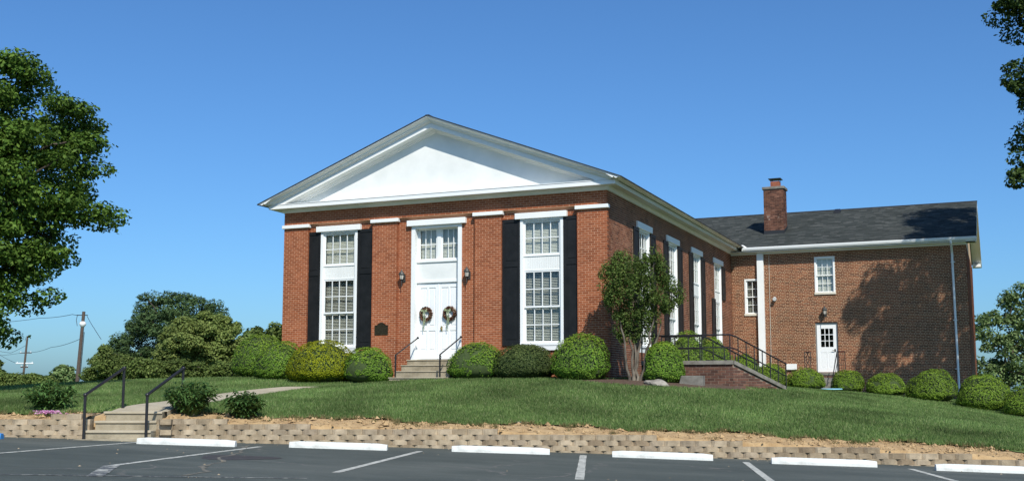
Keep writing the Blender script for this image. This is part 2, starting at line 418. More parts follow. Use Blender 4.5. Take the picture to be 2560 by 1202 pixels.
ctrl += [(-7.4,22.4,-.46),(-7.3,24.5,-.36),(-6.7,27.8,-.19),(-6.2,30.5,-.05),(-5.6,32.3,.06),(-3,32.6,.18),
         (2.73,31.2,.22),(1.9,29.3,.14),(-2.8,31.3,.17),(-7.45,35.6,.26),(-8.2,33.8,.20),(-9.2,37,.28),(-5,40,.3),
         (-13.5,36,.15),(-17.7,38,-.07),(-13,30,-.12),(-18,30,-.3),(-22,38,-.3),(-12,46,.0),(-20,50,-.7),(0,50,.3),
         (6.1,30.2,-.01),(4,29,.06),(7.9,32.5,-.03),(9,46,.0),(10.9,41,-.09),(12.2,40.5,-.16),(13.4,39.5,-.29),(14.5,38,-.46),(15.3,36,-.70),(15.9,34.3,-.92),
         (18,43,-.5),(20,36,-1.1),(6,26,-.42),(11,28,-.78),(0,26,-.30),(3,25,-.42),(-3,26,-.29),(16,26,-1.25),(24,44,-1.2)]
ctrl = np.array(ctrl)
def tps(r): 
    r = np.maximum(r, 1e-6); return r*r*np.log(r)
_n = len(ctrl); _d = np.linalg.norm(ctrl[:,None,:2]-ctrl[None,:,:2], axis=-1)
_A = np.zeros((_n+3,_n+3)); _A[:_n,:_n] = tps(_d) + np.eye(_n)*.35
_A[:_n,_n] = 1; _A[:_n,_n+1:] = ctrl[:,:2]; _A[_n,:_n] = 1; _A[_n+1:,:_n] = ctrl[:,:2].T
_w = np.linalg.solve(_A, np.concatenate([ctrl[:,2], np.zeros(3)]))
def H(X, Y):
    X = np.asarray(X, float); Y = np.asarray(Y, float)
    Xc = np.clip(X, -22, 22); Yc = np.clip(Y, 19, 50)
    sh = Xc.shape; P = np.stack([Xc.ravel(), Yc.ravel()], -1)
    out = np.empty(len(P))
    for i in range(0, len(P), 20000):
        q = P[i:i+20000]
        out[i:i+20000] = tps(np.linalg.norm(q[:,None]-ctrl[None,:,:2], axis=-1)) @ _w[:_n] + _w[_n] + q @ _w[_n+1:]
    out = out.reshape(sh)
    far = np.maximum(np.abs(X)-22, 0) + np.maximum(Y-50, 0)
    return out - .03*np.minimum(far, 60) - .004*np.maximum(np.minimum(far, 800)-60, 0)
def Hs(X, Y): return float(H(np.array([X]), np.array([Y]))[0])

def soil_edge(X):
    """how far the bare soil strip reaches behind the wall"""
    X = np.asarray(X, float)
    e = .98 + .16*np.sin(X*1.7+.4) + .11*np.sin(X*4.3+1) + .07*np.sin(X*9.1) + .04*np.sin(X*21)
    return np.where(X > 8, e - .05*(X-8), np.where(X < -9.7, e*.8, e))
def grid_sheet(name, Xs, Ts, fz, mat_, kind='structure', base=None):
    XX, TT = np.meshgrid(Xs, Ts, indexing='ij')
    YY = (base(XX) if base else Yw(XX)) + TT
    ZZ = fz(XX, YY)
    V = cwn(XX, YY, ZZ).reshape(-1, 3)
    a, b = len(Xs), len(Ts)
    idx = np.arange(a*b).reshape(a, b)
    F = np.stack([idx[:-1,:-1], idx[1:,:-1], idx[1:,1:], idx[:-1,1:]], -1).reshape(-1, 4)
    me = bpy.data.meshes.new(name); me.from_pydata(V.tolist(), [], F.tolist())
    me.polygons.foreach_set('use_smooth', [True]*len(me.polygons)); me.update()
    o = link_mesh(name, me, mat_)
    return tag(o, kind=kind)

Xg = np.unique(np.concatenate([np.linspace(-22,22,150), -22-np.geomspace(1,900,16), 22+np.geomspace(1,900,16)]))
Tg = np.unique(np.concatenate([np.linspace(0,30,70), 30+np.geomspace(1,1500,22)]))
lawn = grid_sheet('lawn', Xg, Tg, lambda X, Y: H(X, Y), M['turf'], base=lambda X: Yw(X)+soil_edge(X))
tag(lawn, 'green mown lawn rising from the parking lot to the church')
def soil_z(X, Y):
    t = Y - Yw(X)
    return H(X, Y) - .012 - .5*(t < .1575) + .018*np.sin(X*7.3+Y*3)*np.sin(Y*8.1-X*2) + .012*np.sin(X*17+1)*np.sin(Y*19) - .03*np.clip((t-.8)/.3, 0, 1)
for x0_, x1_, lb_ in ((-13.5,-8.3,'bare soil behind the block wall left of the lot steps'), (-6.85,13.5,'long bare soil strip behind the block wall right of the lot steps')):
    tag(grid_sheet('soil_strip', np.linspace(x0_, x1_, int((x1_-x0_)*16)), np.concatenate([[.155], np.linspace(.16, 1.5, 30)]), soil_z, M['soil']), lb_)
tag(grid_sheet('soil_strip', np.linspace(-8.36,-8.04,6), np.concatenate([[.455],np.linspace(.46,1.5,14)]), lambda X, Y: H(X,Y)-.02-.3*(Y-Yw(X) < .4575), M['soil']), 'narrow strip of soil against the top lot step')
lot = grid_sheet('parking_lot', np.unique(np.concatenate([np.linspace(-25,25,60), [-400,-120,-60,60,120,400]])), np.array([-300,-120,-60,-40,-30,-25,-20,-16,-12,-9,-6,-4,-3,-2,-1,0,.12]), lambda X, Y: lot_z(X), M['asphalt'])
tag(lot, 'dark grey asphalt parking lot with worn painted lines')

def lot_strip(name, p0, p1, w, m, lift=.004):
    a = Vector((p0[0], p0[1])); b = Vector((p1[0], p1[1])); d = (b-a).normalized(); n = Vector((-d.y, d.x))*w/2
    mb = MB(); N = 14
    for i in range(N+1):
        c = a.lerp(b, i/N); j = 1 + random.uniform(-.07, .07)
        for s in (-1, 1):
            q = c + n*s*j
            mb.v.append(tuple(cw(q.x, q.y, float(lot_z(q.x)) + lift)))
    for i in range(N):
        mb.f.append([2*i, 2*i+1, 2*i+3, 2*i+2]); mb.m.append(0)
    return mb.build(name, m, lot)
for k, (p0, p1, w, mt) in enumerate([((-8.3,15.0),(-7.0,21.1),.11,'paint'),((-5.53,15.2),(-4.67,20.6),.11,'paint'),((-2.41,15.2),(-1.70,20.6),.115,'paint'),
        ((.92,15.2),(1.33,20.75),.125,'paint'),((3.6,15.2),(4.22,20.1),.115,'paint'),((6.45,14.2),(6.98,19.5),.115,'paint'),((9.3,13.6),(9.85,18.9),.115,'paint'),
        ((-5.1,13.6),(-5.5,15.3),.2,'paintold'),((-7.4,13.3),(-2.6,14.15),.07,'paintold')]):
    lot_strip('painted_line', p0, p1, w, M[mt], .004 + .0015*(k > 6))
st = MB(); c0 = (-4.35, 17.6)
for k in range(22):
    a = 2*math.pi*k/22; rr = 1 + .15*math.sin(3*a+1)
    X, Y = c0[0]+.62*rr*math.cos(a), c0[1]+.55*rr*math.sin(a); st.v.append(tuple(cw(X, Y, float(lot_z(X))+.003)))
st.f.append(list(range(22))); st.m.append(0)
st.build('oil_stain', mat('oil_stain', (.045,.040,.036), .7, (.065,.06,.055), 5), lot)

cr = [(-4.95,20.9),(-4.75,19.6),(-4.55,18.6),(-4.62,17.4),(-4.3,16.6),(-4.36,15.6),(-4.05,14.8),(-4.2,13.9)]
mb = MB()
for i in range(len(cr)-1):
    for k in range(5):
        t = k/5; X = cr[i][0]+(cr[i+1][0]-cr[i][0])*t + random.uniform(-.03,.03); Y = cr[i][1]+(cr[i+1][1]-cr[i][1])*t; w = random.uniform(.012,.05)
        for sg in (-1, 1): mb.v.append(tuple(cw(X+sg*w, Y, float(lot_z(X))+.0035)))
for i in range(len(mb.v)//2-1): mb.f.append([2*i,2*i+1,2*i+3,2*i+2]); mb.m.append(0)
mb.build('filled_crack', mat('crack_filler', (.10,.098,.085), .85, (.19,.175,.135), 8), lot)
mb = MB()
for i in range(130):                                   # grit and leaf crumbs blown over the asphalt
    X = random.uniform(-9.5,10); Y = random.choice((random.uniform(13.5,20.5), float(Yw(X))-random.expovariate(5)-.12)); r_ = random.uniform(.006,.022); z = float(lot_z(X))+.002; c = cw(X,Y,z)
    a = random.uniform(0,6.28)
    mb.add([c+Vector((r_*math.cos(a+q)*random.uniform(.5,1.4), r_*math.sin(a+q), 0)) for q in (0,1.6,3.1,4.7)] + [c+Vector((0,0,r_*.7))], [(0,1,4),(1,2,4),(2,3,4),(3,0,4)])
tag(mb.build('grit', M['block'], lot), kind='stuff')

# path from the lot steps to the church steps
pc = [(-7.45,22.1),(-7.35,23.5),(-7.15,25.5),(-6.8,27.6),(-6.3,30.0),(-5.5,31.6),(-4.3,32.4),(-3.1,32.9)]
mb = MB(); pts = []
for i in range(len(pc)-1):
    for k in range(6):
        t = k/6; p0 = pc[max(i-1,0)]; p1 = pc[i]; p2 = pc[i+1]; p3 = pc[min(i+2,len(pc)-1)]
        pts.append(tuple(.5*((2*p1[j]) + (-p0[j]+p2[j])*t + (2*p0[j]-5*p1[j]+4*p2[j]-p3[j])*t*t + (-p0[j]+3*p1[j]-3*p2[j]+p3[j])*t**3) for j in (0,1)))
pts.append(pc[-1]); PATH = np.array(pts)
for i, (X, Y) in enumerate(pts):
    q = pts[min(i+1,len(pts)-1)]; o_ = pts[max(i-1,0)]
    d = Vector((q[0]-o_[0], q[1]-o_[1])).normalized(); n = Vector((-d.y, d.x))*.58
    zc = Hs(X, Y) + .035 - .07*min(max((Y-31.0)/1.0, 0), 1)*(Y < 32.7)
    for s in (1, -1):
        for dz in (0, -.12): mb.v.append(tuple(cw(X+n.x*s, Y+n.y*s, zc+dz)))
for i in range(len(pts)-1):
    b, c = 4*i, 4*i+4
    for f in ((b, b+2, c+2, c), (b+1, b, c, c+1), (b+2, b+3, c+3, c+2)): mb.f.append(list(f)); mb.m.append(0)
path = mb.build('path', M['path']); tag(path, 'pale concrete path curving across the lawn to the church steps', kind='structure')

# ------------------------------------------------------------------ retaining wall
wall = empty('retaining_wall', cw(0, float(Yw(0)), -1.3), 'low tan concrete block retaining wall stepping down along the parking lot', 'wall')
bw, bh = .294, .098
def block_mesh(var):
    r = random.Random(var)
    f = lambda s: r.uniform(-s, s)
    mb = MB(); fr = []
    for z in (-bh/2, bh/2):
        for x, y in ((-bw/2+.002,.25),(-bw/2+.002,.040),(-.088+f(.012),.003+f(.003)),(.0+f(.03),-.003+f(.004)),(.088+f(.012),.003+f(.003)),(bw/2-.002,.040),(bw/2-.002,.25)):
            fr.append((x, y+(.006 if z > 0 else 0), z + (f(.002) if z > 0 else 0)))
    n = 7
    mb.add(fr, [list(range(n))[::-1], list(range(n,2*n))] + [(i,(i+1)%n,n+(i+1)%n,n+i) for i in range(n)])
    me = mb.mesh('block'); me.materials.append(M['block']); return me
bms = [block_mesh(i) for i in range(6)]
# arc length along the wall
xs = np.linspace(-14, 14, 1401); ys = Yw(xs); k5 = np.ones(61)/61; ys = np.convolve(np.pad(ys, 30, 'edge'), k5, 'valid')
arc = np.concatenate([[0], np.cumsum(np.hypot(np.diff(xs), np.diff(ys)))])
nb = 0
for row in range(-1, 10):
    ztop = -.62 - .1*row
    sback = .018*(8-row)*.6
    a = (row % 2)*bw/2 + .05
    while a < arc[-1]:
        X = float(np.interp(a, arc, xs)); Y = float(np.interp(X, xs, ys))
        ok = -10.5 < X < 10.0 and not (-8.27-.08 < X < -6.90+.10)
        if row == -1: ok = ok and -9.0 < X < -8.2
        elif ok:
            ok = row >= sum(1 for s in STEPX if X > s)
        if ok and ztop < lot_z(X) + .004: ok = False
        if ok:
            Xn = float(np.interp(a+.05, arc, xs)); Yn = float(np.interp(Xn, xs, ys))
            tang = math.atan2(Yn-Y, Xn-X)
            o = bpy.data.objects.new('block', bms[random.randrange(6)]); COL.objects.link(o); o.parent = wall
            o.location = cw(X, Y + sback - .05, ztop - bh/2) - ORG[wall]
            o.rotation_euler = (0, random.uniform(-.006,.006), PSI + tang + random.uniform(-.012,.012)); nb += 1
        a += bw
for X_ in (-8.345, -6.79):
    for row in range(0, 5):
        o = bpy.data.objects.new('block', bms[random.randrange(6)]); COL.objects.link(o); o.parent = wall
        o.location = cw(X_, float(Yw(X_)) + .018*(8-row)*.6 - .05 + .014, -.62 - .1*row - bh/2 - .001) - ORG[wall]; o.rotation_euler = (0, 0, PSI + random.uniform(-.02,.02)); nb += 1
for X_, rot in ((-8.30, math.pi/2), (-6.86, -math.pi/2)):
    for row in range(-1 if X_ < -8 else 0, 5):
        for k in range(3):
            ztop = -.62 - .1*row
            o = bpy.data.objects.new('block', bms[random.randrange(6)]); COL.objects.link(o); o.parent = wall
            o.location = cw(X_, 21.62 + bw*k + (row % 2)*.12 + (.3 if row == -1 else 0), ztop - bh/2) - ORG[wall]
            o.rotation_euler = (0, 0, PSI + rot + random.uniform(-.03,.03)); nb += 1
print('blocks', nb)

# wheel stops
def wheel_stop(X, Y, ang, label, m='stop', L=1.83):
    c = cw(X, Y, float(lot_z(X)))
    e = empty('wheel_stop', c, label, 'wheel stop', 'concrete wheel stops along the retaining wall')
    prof = [(-.082,0.002),(-.078,.05),(-.055,.112),(-.045,.12),(.045,.12),(.055,.112),(.078,.05),(.082,0.002)]
    slope = -.028
    mb = MB(); N = 10
    d = Vector((math.cos(PSI+ang), math.sin(PSI+ang), 0)); n = Vector((-d.y, d.x, 0))
    for i in range(N+1):
        t = i/N; xx = (t-.5)*L; sh = 1 if 0 < i < N else .86
        for y, z in prof: mb.v.append(tuple(c + d*xx + n*y*sh + Vector((0,0, z*sh + slope*xx*math.cos(ang)))))
    k = len(prof)
    for i in range(N):
        for j in range(k-1): mb.f.append([i*k+j, (i+1)*k+j, (i+1)*k+j+1, i*k+j+1]); mb.m.append(0)
    mb.f.append(list(range(k))); mb.f.append([N*k+j for j in range(k)][::-1]); mb.m += [0,0]
    mb.build('bar', M[m], e, bevel=.006)
    for s in (-.62, .62):
        p = c + d*s + Vector((0,0,.12 + slope*s))
        MB().tube([p+Vector((0,0,-.02)), p+Vector((0,0,.003))], .014, 8).build('anchor_pin', M['iron'], e)
wheel_stop(-5.98, 20.42, R(-2.5), 'white wheel stop in front of the concrete lot steps')
wheel_stop(-3.22, 20.62, R(-3), 'white wheel stop second from the lot steps')
wheel_stop(-.21, 20.76, R(-3), 'white wheel stop in the middle, below the church doors and dark shrub')
wheel_stop(2.76, 20.42, R(-8), 'white wheel stop below the small multi-stemmed tree, fourth from the lot steps')
wheel_stop(5.55, 19.82, R(-6), 'white wheel stop second from the right edge')
wheel_stop(8.25, 19.2, R(-7), 'white wheel stop cut off by the right edge')
wheel_stop(-10.42, 20.75, R(-3), 'bright blue wheel stop at the left edge', 'bluestop')

# lot steps and rails
ls = empty('lot_steps', cw(-7.6, 21.6, -1.05), 'three weathered concrete steps through the retaining wall', 'steps')
for i in range(3):
    z1 = -1.0 + .175*(i+1) ; y0 = 21.30 + .33*i
    mb = MB(); x0, x1 = -8.2 + (.0, .07, .12)[i], -6.93
    P = [cw(x0,y0), cw(x1,y0), cw(x1,22.6), cw(x0,22.6)]
    mb.prism([(p.x,p.y,z1-.21) for p in P], (0,0,.162)); so = mb.build('step', M['concrete'], ls, bevel=.008)
    P = [cw(x0-.012,y0-.03), cw(x1,y0-.03), cw(x1,22.6), cw(x0-.012,22.6)]
    MB().prism([(p.x,p.y,z1-.047) for p in P], (0,0,.047)).build('tread', M['path'], so, bevel=.01)
MB().prism([(p.x,p.y,-1.10) for p in (cw(-8.35,21.1),cw(-6.9,21.1),cw(-6.9,21.6),cw(-8.35,21.6))], (0,0,.115)).build('footing', M['concrete'], ls, bevel=.008)
def lot_rail(Xa, Xb, label):
    a0 = cw(Xa,21.22,-1.03); a1 = cw(Xa,21.22,-.145); b0 = cw(Xb,22.55,-.5); b1 = cw(Xb,22.55,.385)
    e = empty('handrail', a0, label, 'handrail', 'black pipe handrails at the lot steps')
    MB().tube([a0, a1], .028, 10).build('post', M['iron'], e, smooth=False)
    MB().tube([b0, b1], .028, 10).build('post', M['iron'], e)
    MB().tube([a1, b1], .030, 10).build('rail', M['iron'], e)
    for p in (a1, b1): MB().lathe(p, [(.018,-.045),(.038,-.02),(.04,.0),(.036,.022),(.015,.038)], 10).build('elbow', M['iron'], e, smooth=True)
lot_rail(-8.19, -7.93, 'black pipe handrail on the left of the lot steps')
lot_rail(-7.0, -6.72, 'black pipe handrail on the right of the lot steps, beside the large peony')

# ------------------------------------------------------------------ brickwork
def brick_list(fr, a0, a1, z0, z1, ch, p, j, n, d, openings=(), headers=0, topf=None, phase=0):
    out = []
    k0 = 0; z = z0
    while z + ch*.6 < z1:
        za, zb = z + j/2, min(z + ch - j/2, z1)
        zm = (za+zb)/2
        pp = p/2 if headers and k0 % headers == headers-1 else p
        off = (pp/2 if k0 % 2 else 0) + phase
        segs = [(a0, a1 if topf is None else min(a1, topf(zb)))]
        for o0, o1, q0, q1 in openings:
            if q0 < zm < q1:
                ns = []
                for s0, s1 in segs:
                    if o1 <= s0 or o0 >= s1: ns.append((s0, s1)); continue
                    if o0 > s0: ns.append((s0, o0))
                    if o1 < s1: ns.append((o1, s1))
                segs = ns
        for s0, s1 in segs:
            if s1 - s0 < .03: continue
            k = math.floor((s0-off)/pp)
            while k*pp + off < s1:
                x0, x1 = max(k*pp+off+j/2, s0), min((k+1)*pp+off-j/2, s1)
                if x1 - x0 > .018:
                    out.append((fr, x0, x1, za, zb, n + random.uniform(-.0025,.002), d, abs(x1-x0-(p-j)) < 1e-6 and abs(zb-za-(ch-j)) < 1e-6))
                k += 1
        z += ch; k0 += 1
    return out
def emit(bricks, parent, m, n_obj, p, ch, j, camz=0):
    """nearest n_obj whole bricks become parts, the rest one joined part"""
    C = Vector((CU, CV, 0))
    full = [(((b[0].p((b[1]+b[2])/2, b[5], (b[3]+b[4])/2))-C).length, i) for i, b in enumerate(bricks) if b[7] and b[8 if len(b) > 8 else 7]]
    full.sort(); chosen = set(i for _, i in full[:n_obj])
    L, Hh, D = p-j, ch-j, .05
    me = MB().box(-L/2, L/2, 0, D, -Hh/2, Hh/2).mesh('brick'); me.materials.append(m)
    mb = MB()
    for i, b in enumerate(bricks):
        fr, x0, x1, za, zb, n, d = b[:7]
        if i in chosen:
            o = bpy.data.objects.new('brick', me); COL.objects.link(o); o.parent = parent
            mm = fr.mat((x0+x1)/2, n, (za+zb)/2); mm.translation = mm.translation - ORG[parent]
            o.matrix_basis = mm
        else:
            mb.fbox(fr, x0, x1, n-d, n, za, zb, open_back=True)
    if mb.v:
        o = mb.build('brickwork', m, parent); tag(o, kind='stuff')
def wall_slab(mb, fr, a0, a1, z0, z1, n, th, openings=()):
    """a wall with rectangular holes"""
    xs = sorted({a0, a1, *[min(max(x, a0), a1) for o in openings for x in o[:2]]})
    zs = sorted({z0, z1, *[min(max(z, z0), z1) for o in openings for z in o[2:]]})
    for i in range(len(xs)-1):
        run = None
        for k in range(len(zs)-1):
            xm, zm = (xs[i]+xs[i+1])/2, (zs[k]+zs[k+1])/2
            hole = any(o[0] < xm < o[1] and o[2] < zm < o[3] for o in openings)
            if not hole:
                if run is None: run = [zs[k], zs[k+1]]
                else: run[1] = zs[k+1]
            if (hole or k == len(zs)-2) and run:
                mb.fbox(fr, xs[i], xs[i+1], n-th, n, run[0], run[1]); run = None

# ------------------------------------------------------------------ church
W, ZT, L = 11.07, 5.643, 16.907
UC = -W/2
GB = -.25
church = empty('church_building', (UC, 0, .2), 'red brick church front with white pediment, tall windows and double doors', 'church')
FF = Frame((0,0,0), (1,0,0), (0,-1,0))          # front: a = u, outward = -v
FS = Frame((0,0,0), (0,1,0), (1,0,0))           # right side: a = v, outward = +u
REC = -.11
WIN = [UC-3.48, UC+3.48]
PIL = [(-W, -10.15), (-7.75, -6.87), (-4.2, -3.32), (-.92, 0)]
op_front = [(c-.68, c+.68, 1.07, 5.02) for c in WIN] + [(-6.40, -4.67, .62, 5.02)]
fw = MB()
wall_slab(fw, FF, -W+.012, -.012, GB, 5.235, REC-.006, .22, op_front)
for a0, a1 in PIL: fw.fbox(FF, a0+.006, a1-.006, REC-.006, -.006, GB, 5.235)
fw.fbox(FF, -W+.012, -.012, REC-.3, -.006, 5.235, ZT+.02)
front_wall = fw.build('front_wall', M['mortar'], church)
CH, BP, BJ = .0662, .192, .0155
bricks = []
ops = [(c-1.3, c+1.3, 1.2, 5.0) for c in WIN]           # behind the shutters nothing shows
op_b = op_front + [(-W, -10.15, -1, 9), (-7.75, -6.87, -1, 9), (-4.2, -3.32, -1, 9), (-.92, .1, -1, 9)] + [(c-1.27, c+1.27, 1.28, 4.9) for c in WIN]
bricks += [b + (False,) for b in brick_list(FF, -10.15, -.92, GB, 5.2, CH, BP, BJ, REC, .008, op_b)]
vis = []
for a0, a1 in PIL:
    bl = brick_list(FF, a0, a1+(.008 if a1 == 0 else 0), GB, 5.10, CH, BP, BJ, 0, .11)
    bricks += [b + (b[3] > 1.1,) for b in bl]
bricks += [b + (True,) for b in brick_list(FF, -W, .008, 5.245, ZT, CH, BP, BJ, 0, .05)]
emit(bricks, front_wall, M['brick'], 300, BP, CH, BJ)

# right side wall
SW = [3.75, 7.23, 10.71, 14.32]
op_side = [(c-.66, c+.66, 1.07, 5.02) for c in SW]
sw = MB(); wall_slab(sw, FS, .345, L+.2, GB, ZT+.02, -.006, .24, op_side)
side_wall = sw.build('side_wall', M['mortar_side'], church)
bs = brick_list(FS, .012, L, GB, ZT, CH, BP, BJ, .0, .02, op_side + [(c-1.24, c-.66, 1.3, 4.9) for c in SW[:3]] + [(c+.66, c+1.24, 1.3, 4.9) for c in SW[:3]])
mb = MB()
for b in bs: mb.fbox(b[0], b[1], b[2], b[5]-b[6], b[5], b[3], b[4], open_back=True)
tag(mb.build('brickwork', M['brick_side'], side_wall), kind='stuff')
# left, rear wall, floor: the shell
sh = MB()
sh.box(-W, -W+.24, .33, L+6, GB, ZT); sh.box(-W+.24, -.24, L+5.8, L+6, GB, ZT); sh.box(-.24, 0, L+.2, L+6, GB, ZT)
shell = sh.build('rear_wall', M['brick'], church)
MB().box(-W+.25, -.25, .34, L+5.7, .55, .75).build('floor', M['floorwood'], church)
MB().box(-W+.25, -.25, .34, L+5.7, 5.40, 5.5).build('ceiling', M['inner'], church)
# inner lining keeps the rooms dull and closed
MB().box(-W+.25, -.25, 3.2, 3.3, .76, 5.39).build('inner_wall', M['inner'], church)
MB().box(-2.6, -2.5, 3.4, L+5, .76, 5.39).build('inner_wall', M['inner'], church)

# pilaster caps, lintels
for a0, a1 in PIL: MB().fbox(FF, a0-.045, a1+.06, -.1, .075, 5.125, 5.235).build('pilaster_cap', M['white'], church, bevel=.01)
for c in WIN: MB().fbox(FF, c-.83, c+.81, REC-.02, REC+.12, 4.955, 5.135).build('lintel', M['white'], church, bevel=.012)
MB().fbox(FF, -6.53, -4.52, REC-.02, REC+.12, 4.955, 5.135).build('lintel', M['white'], church, bevel=.012)
for c in SW: MB().fbox(FS, c-.83, c+.83, -.02, .06, 4.95, 5.155).build('lintel', M['white'], church, bevel=.012)

PANE = {}
def pane(parent, fr, a0, a1, z0, z1, n):
    k = (round(a1-a0,3), round(z1-z0,3))
    if k not in PANE:
        w, h = k
        PANE[k] = MB().box(-w/2, w/2, -.002, .002, -h/2, h/2).mesh('pane'); PANE[k].materials.append(M['glass'])
    o = bpy.data.objects.new('pane', PANE[k]); COL.objects.link(o); o.parent = parent
    m = fr.mat((a0+a1)/2, n, (z0+z1)/2); m.translation = m.translation - ORG[parent]
    o.matrix_basis = m
def sash(mb, panes, fr, a0, a1, z0, z1, n, nx, nz, st=.045, mu=.024):
    """frame bars into mb, glass openings into panes"""
    mb.fbox(fr, a0, a0+st, n-.02, n+.02, z0, z1); mb.fbox(fr, a1-st, a1, n-.02, n+.02, z0, z1)
    mb.fbox(fr, a0+st, a1-st, n-.02, n+.02, z0, z0+st*1.15); mb.fbox(fr, a0+st, a1-st, n-.02, n+.02, z1-st*.9, z1)
    x0, x1, y0, y1 = a0+st, a1-st, z0+st*1.15, z1-st*.9
    for i in range(1, nx): c = x0+(x1-x0)*i/nx; mb.fbox(fr, c-mu/2, c+mu/2, n-.012, n+.014, y0, y1)
    for i in range(1, nz):
        c = y0+(y1-y0)*i/nz
        for k in range(nx):
            l = x0+(x1-x0)*k/nx + (mu/2 if k else 0); r_ = x0+(x1-x0)*(k+1)/nx - (mu/2 if k < nx-1 else 0)
            mb.fbox(fr, l, r_, n-.011, n+.013, c-mu/2, c+mu/2)
    for i in range(nx):
        for k in range(nz):
            l = x0+(x1-x0)*i/nx + (mu/2 if i else 0); r_ = x0+(x1-x0)*(i+1)/nx - (mu/2 if i < nx-1 else 0)
            b = y0+(y1-y0)*k/nz + (mu/2 if k else 0); t = y0+(y1-y0)*(k+1)/nz - (mu/2 if k < nz-1 else 0)
            panes.append((fr, l, r_, b, t, n))
def blind(parent, fr, a0, a1, z0, z1, n, tilt, pitch=.047, w=.05):
    mb = MB(); z = z0 + .02
    dx, dz = w/2*math.cos(tilt), w/2*math.sin(tilt)
    while z < z1:
        t = random.uniform(-.002, .002)
        P = [fr.p(a0, n+dx, z-dz+t), fr.p(a1, n+dx, z-dz-t), fr.p(a1, n-dx, z+dz-t), fr.p(a0, n-dx, z+dz+t)]
        mb.add(P, [(0,1,2,3)]); z += pitch
    for a in (a0+.12, (a0+a1)/2, a1-.12): mb.fbox(fr, a-.003, a+.003, n+dx+.002, n+dx+.004, z0, z1)
    o = mb.build('blind', M['blind'], parent); tag(o, kind='stuff'); return o
def tall_window(fr, c, hw, n, label):
    """fixed upper sash, boarded panel, double-hung lower sashes"""
    o_ = n
    mb = MB(); panes = []
    j = .085; jf = o_+.07
    mb.fbox(fr, c-hw, c-hw+j, o_-.12, jf, 1.07, 4.95); mb.fbox(fr, c+hw-j, c+hw, o_-.12, jf, 1.07, 4.95)
    mb.fbox(fr, c-hw+j, c+hw-j, o_-.12, jf, 4.90, 4.95)
    a0, a1 = c-hw+j, c+hw-j
    sash(mb, panes, fr, a0+.02, a1-.02, 3.87, 4.89, o_-.01, 4, 2)
    sash(mb, panes, fr, a0+.02, a1-.02, 2.325, 3.41, o_-.01, 4, 2)
    sash(mb, panes, fr, a0+.02, a1-.02, 1.29, 2.345, o_-.055, 4, 2)
    mb.fbox(fr, a0, a1, o_-.05, o_+.03, 3.84, 3.87); mb.fbox(fr, a0, a1, o_-.05, o_+.02, 3.41, 3.45)
    for s in (a0, a1-.02): mb.fbox(fr, s, s+.02, o_-.06, o_+.02, 1.2, 3.41); mb.fbox(fr, s, s+.02, o_-.04, o_+.02, 3.87, 4.89)
    w = mb.build('window', M['white'], church); w['label'] = label
    for q in panes: pane(w, *q)
    pb = MB(); k = int((a1-a0)/.055)
    for i in range(k):
        x0 = a0+(a1-a0)*i/k; x1 = a0+(a1-a0)*(i+1)/k
        pb.fbox(fr, x0+.001, x1-.003, o_-.05, o_+.008, 3.45, 3.84)
    pb.build('beaded_panel', M['whiteold'], w)
    MB().fbox(fr, c-hw-.0, c+hw+.0, o_-.12, o_+.09, 1.21, 1.29).build('sill', M['white'], w, bevel=.006)
    MB().fbox(fr, c-hw, c+hw, o_-.1, o_+.075, 1.07, 1.208).build('apron', M['white'], w)
    blind(w, fr, a0+.03, a1-.03, 3.9, 4.88, o_-.13, R(66), .044)
    blind(w, fr, a0+.03, a1-.03, 1.33, 3.40, o_-.14, R(33))
    return w
tall_window(FF, WIN[0], .68, REC-.02, 'tall white window left of the doors')
tall_window(FF, WIN[1], .68, REC-.02, 'tall white window right of the doors')
SIDE_LABEL = ['side window nearest the front corner, behind the small tree', 'second side window from the front corner', 'third side window from the front corner', 'side window nearest the annex']
for c, lb in zip(SW, SIDE_LABEL): tall_window(FS, c, .66, -.075, lb)

def shutter(fr, a0, a1, z0, z1, n, mid=None):
    mb = MB(); st = .085
    mb.fbox(fr, a0, a1, n, n+.018, z0, z1)
    f0, f1 = n+.018, n+.036
    mb.fbox(fr, a0, a0+st, f0, f1, z0, z1); mb.fbox(fr, a1-st, a1, f0, f1, z0, z1)
    mb.fbox(fr, a0+st, a1-st, f0, f1, z0, z0+.14); mb.fbox(fr, a0+st, a1-st, f0, f1, z1-.1, z1)
    if mid:
        for m_ in mid: mb.fbox(fr, a0+st, a1-st, f0, f1, m_-.07, m_+.07)
    cs = sorted([z0+.14] + ([v for m_ in mid for v in (m_-.07, m_+.07)] if mid else []) + [z1-.1])
    for k in range(0, len(cs), 2):       # raised field inside each panel
        mb.prism([fr.p(a0+st+.05, f0, cs[k]+.05), fr.p(a1-st-.05, f0, cs[k]+.05), fr.p(a1-st-.05, f0, cs[k+1]-.05), fr.p(a0+st+.05, f0, cs[k+1]-.05)], fr.N*.01)
    o = mb.build('shutter', M['shutter'], church, bevel=.004)
    for z in (z0+.35, z1-.3):
        MB().fbox(fr, a0-.012 if a1 < 0 else a1-.05, a0+.05 if a1 < 0 else a1+.012, n+.036, n+.042, z-.02, z+.02).build('hinge', M['iron'], o)
    return o
for c in WIN:
    shutter(FF, c-.68-.60, c-.685, 1.21, 4.975, REC+.005, [3.62])
    shutter(FF, c+.685, c+.68+.60, 1.21, 4.975, REC+.005, [3.62])
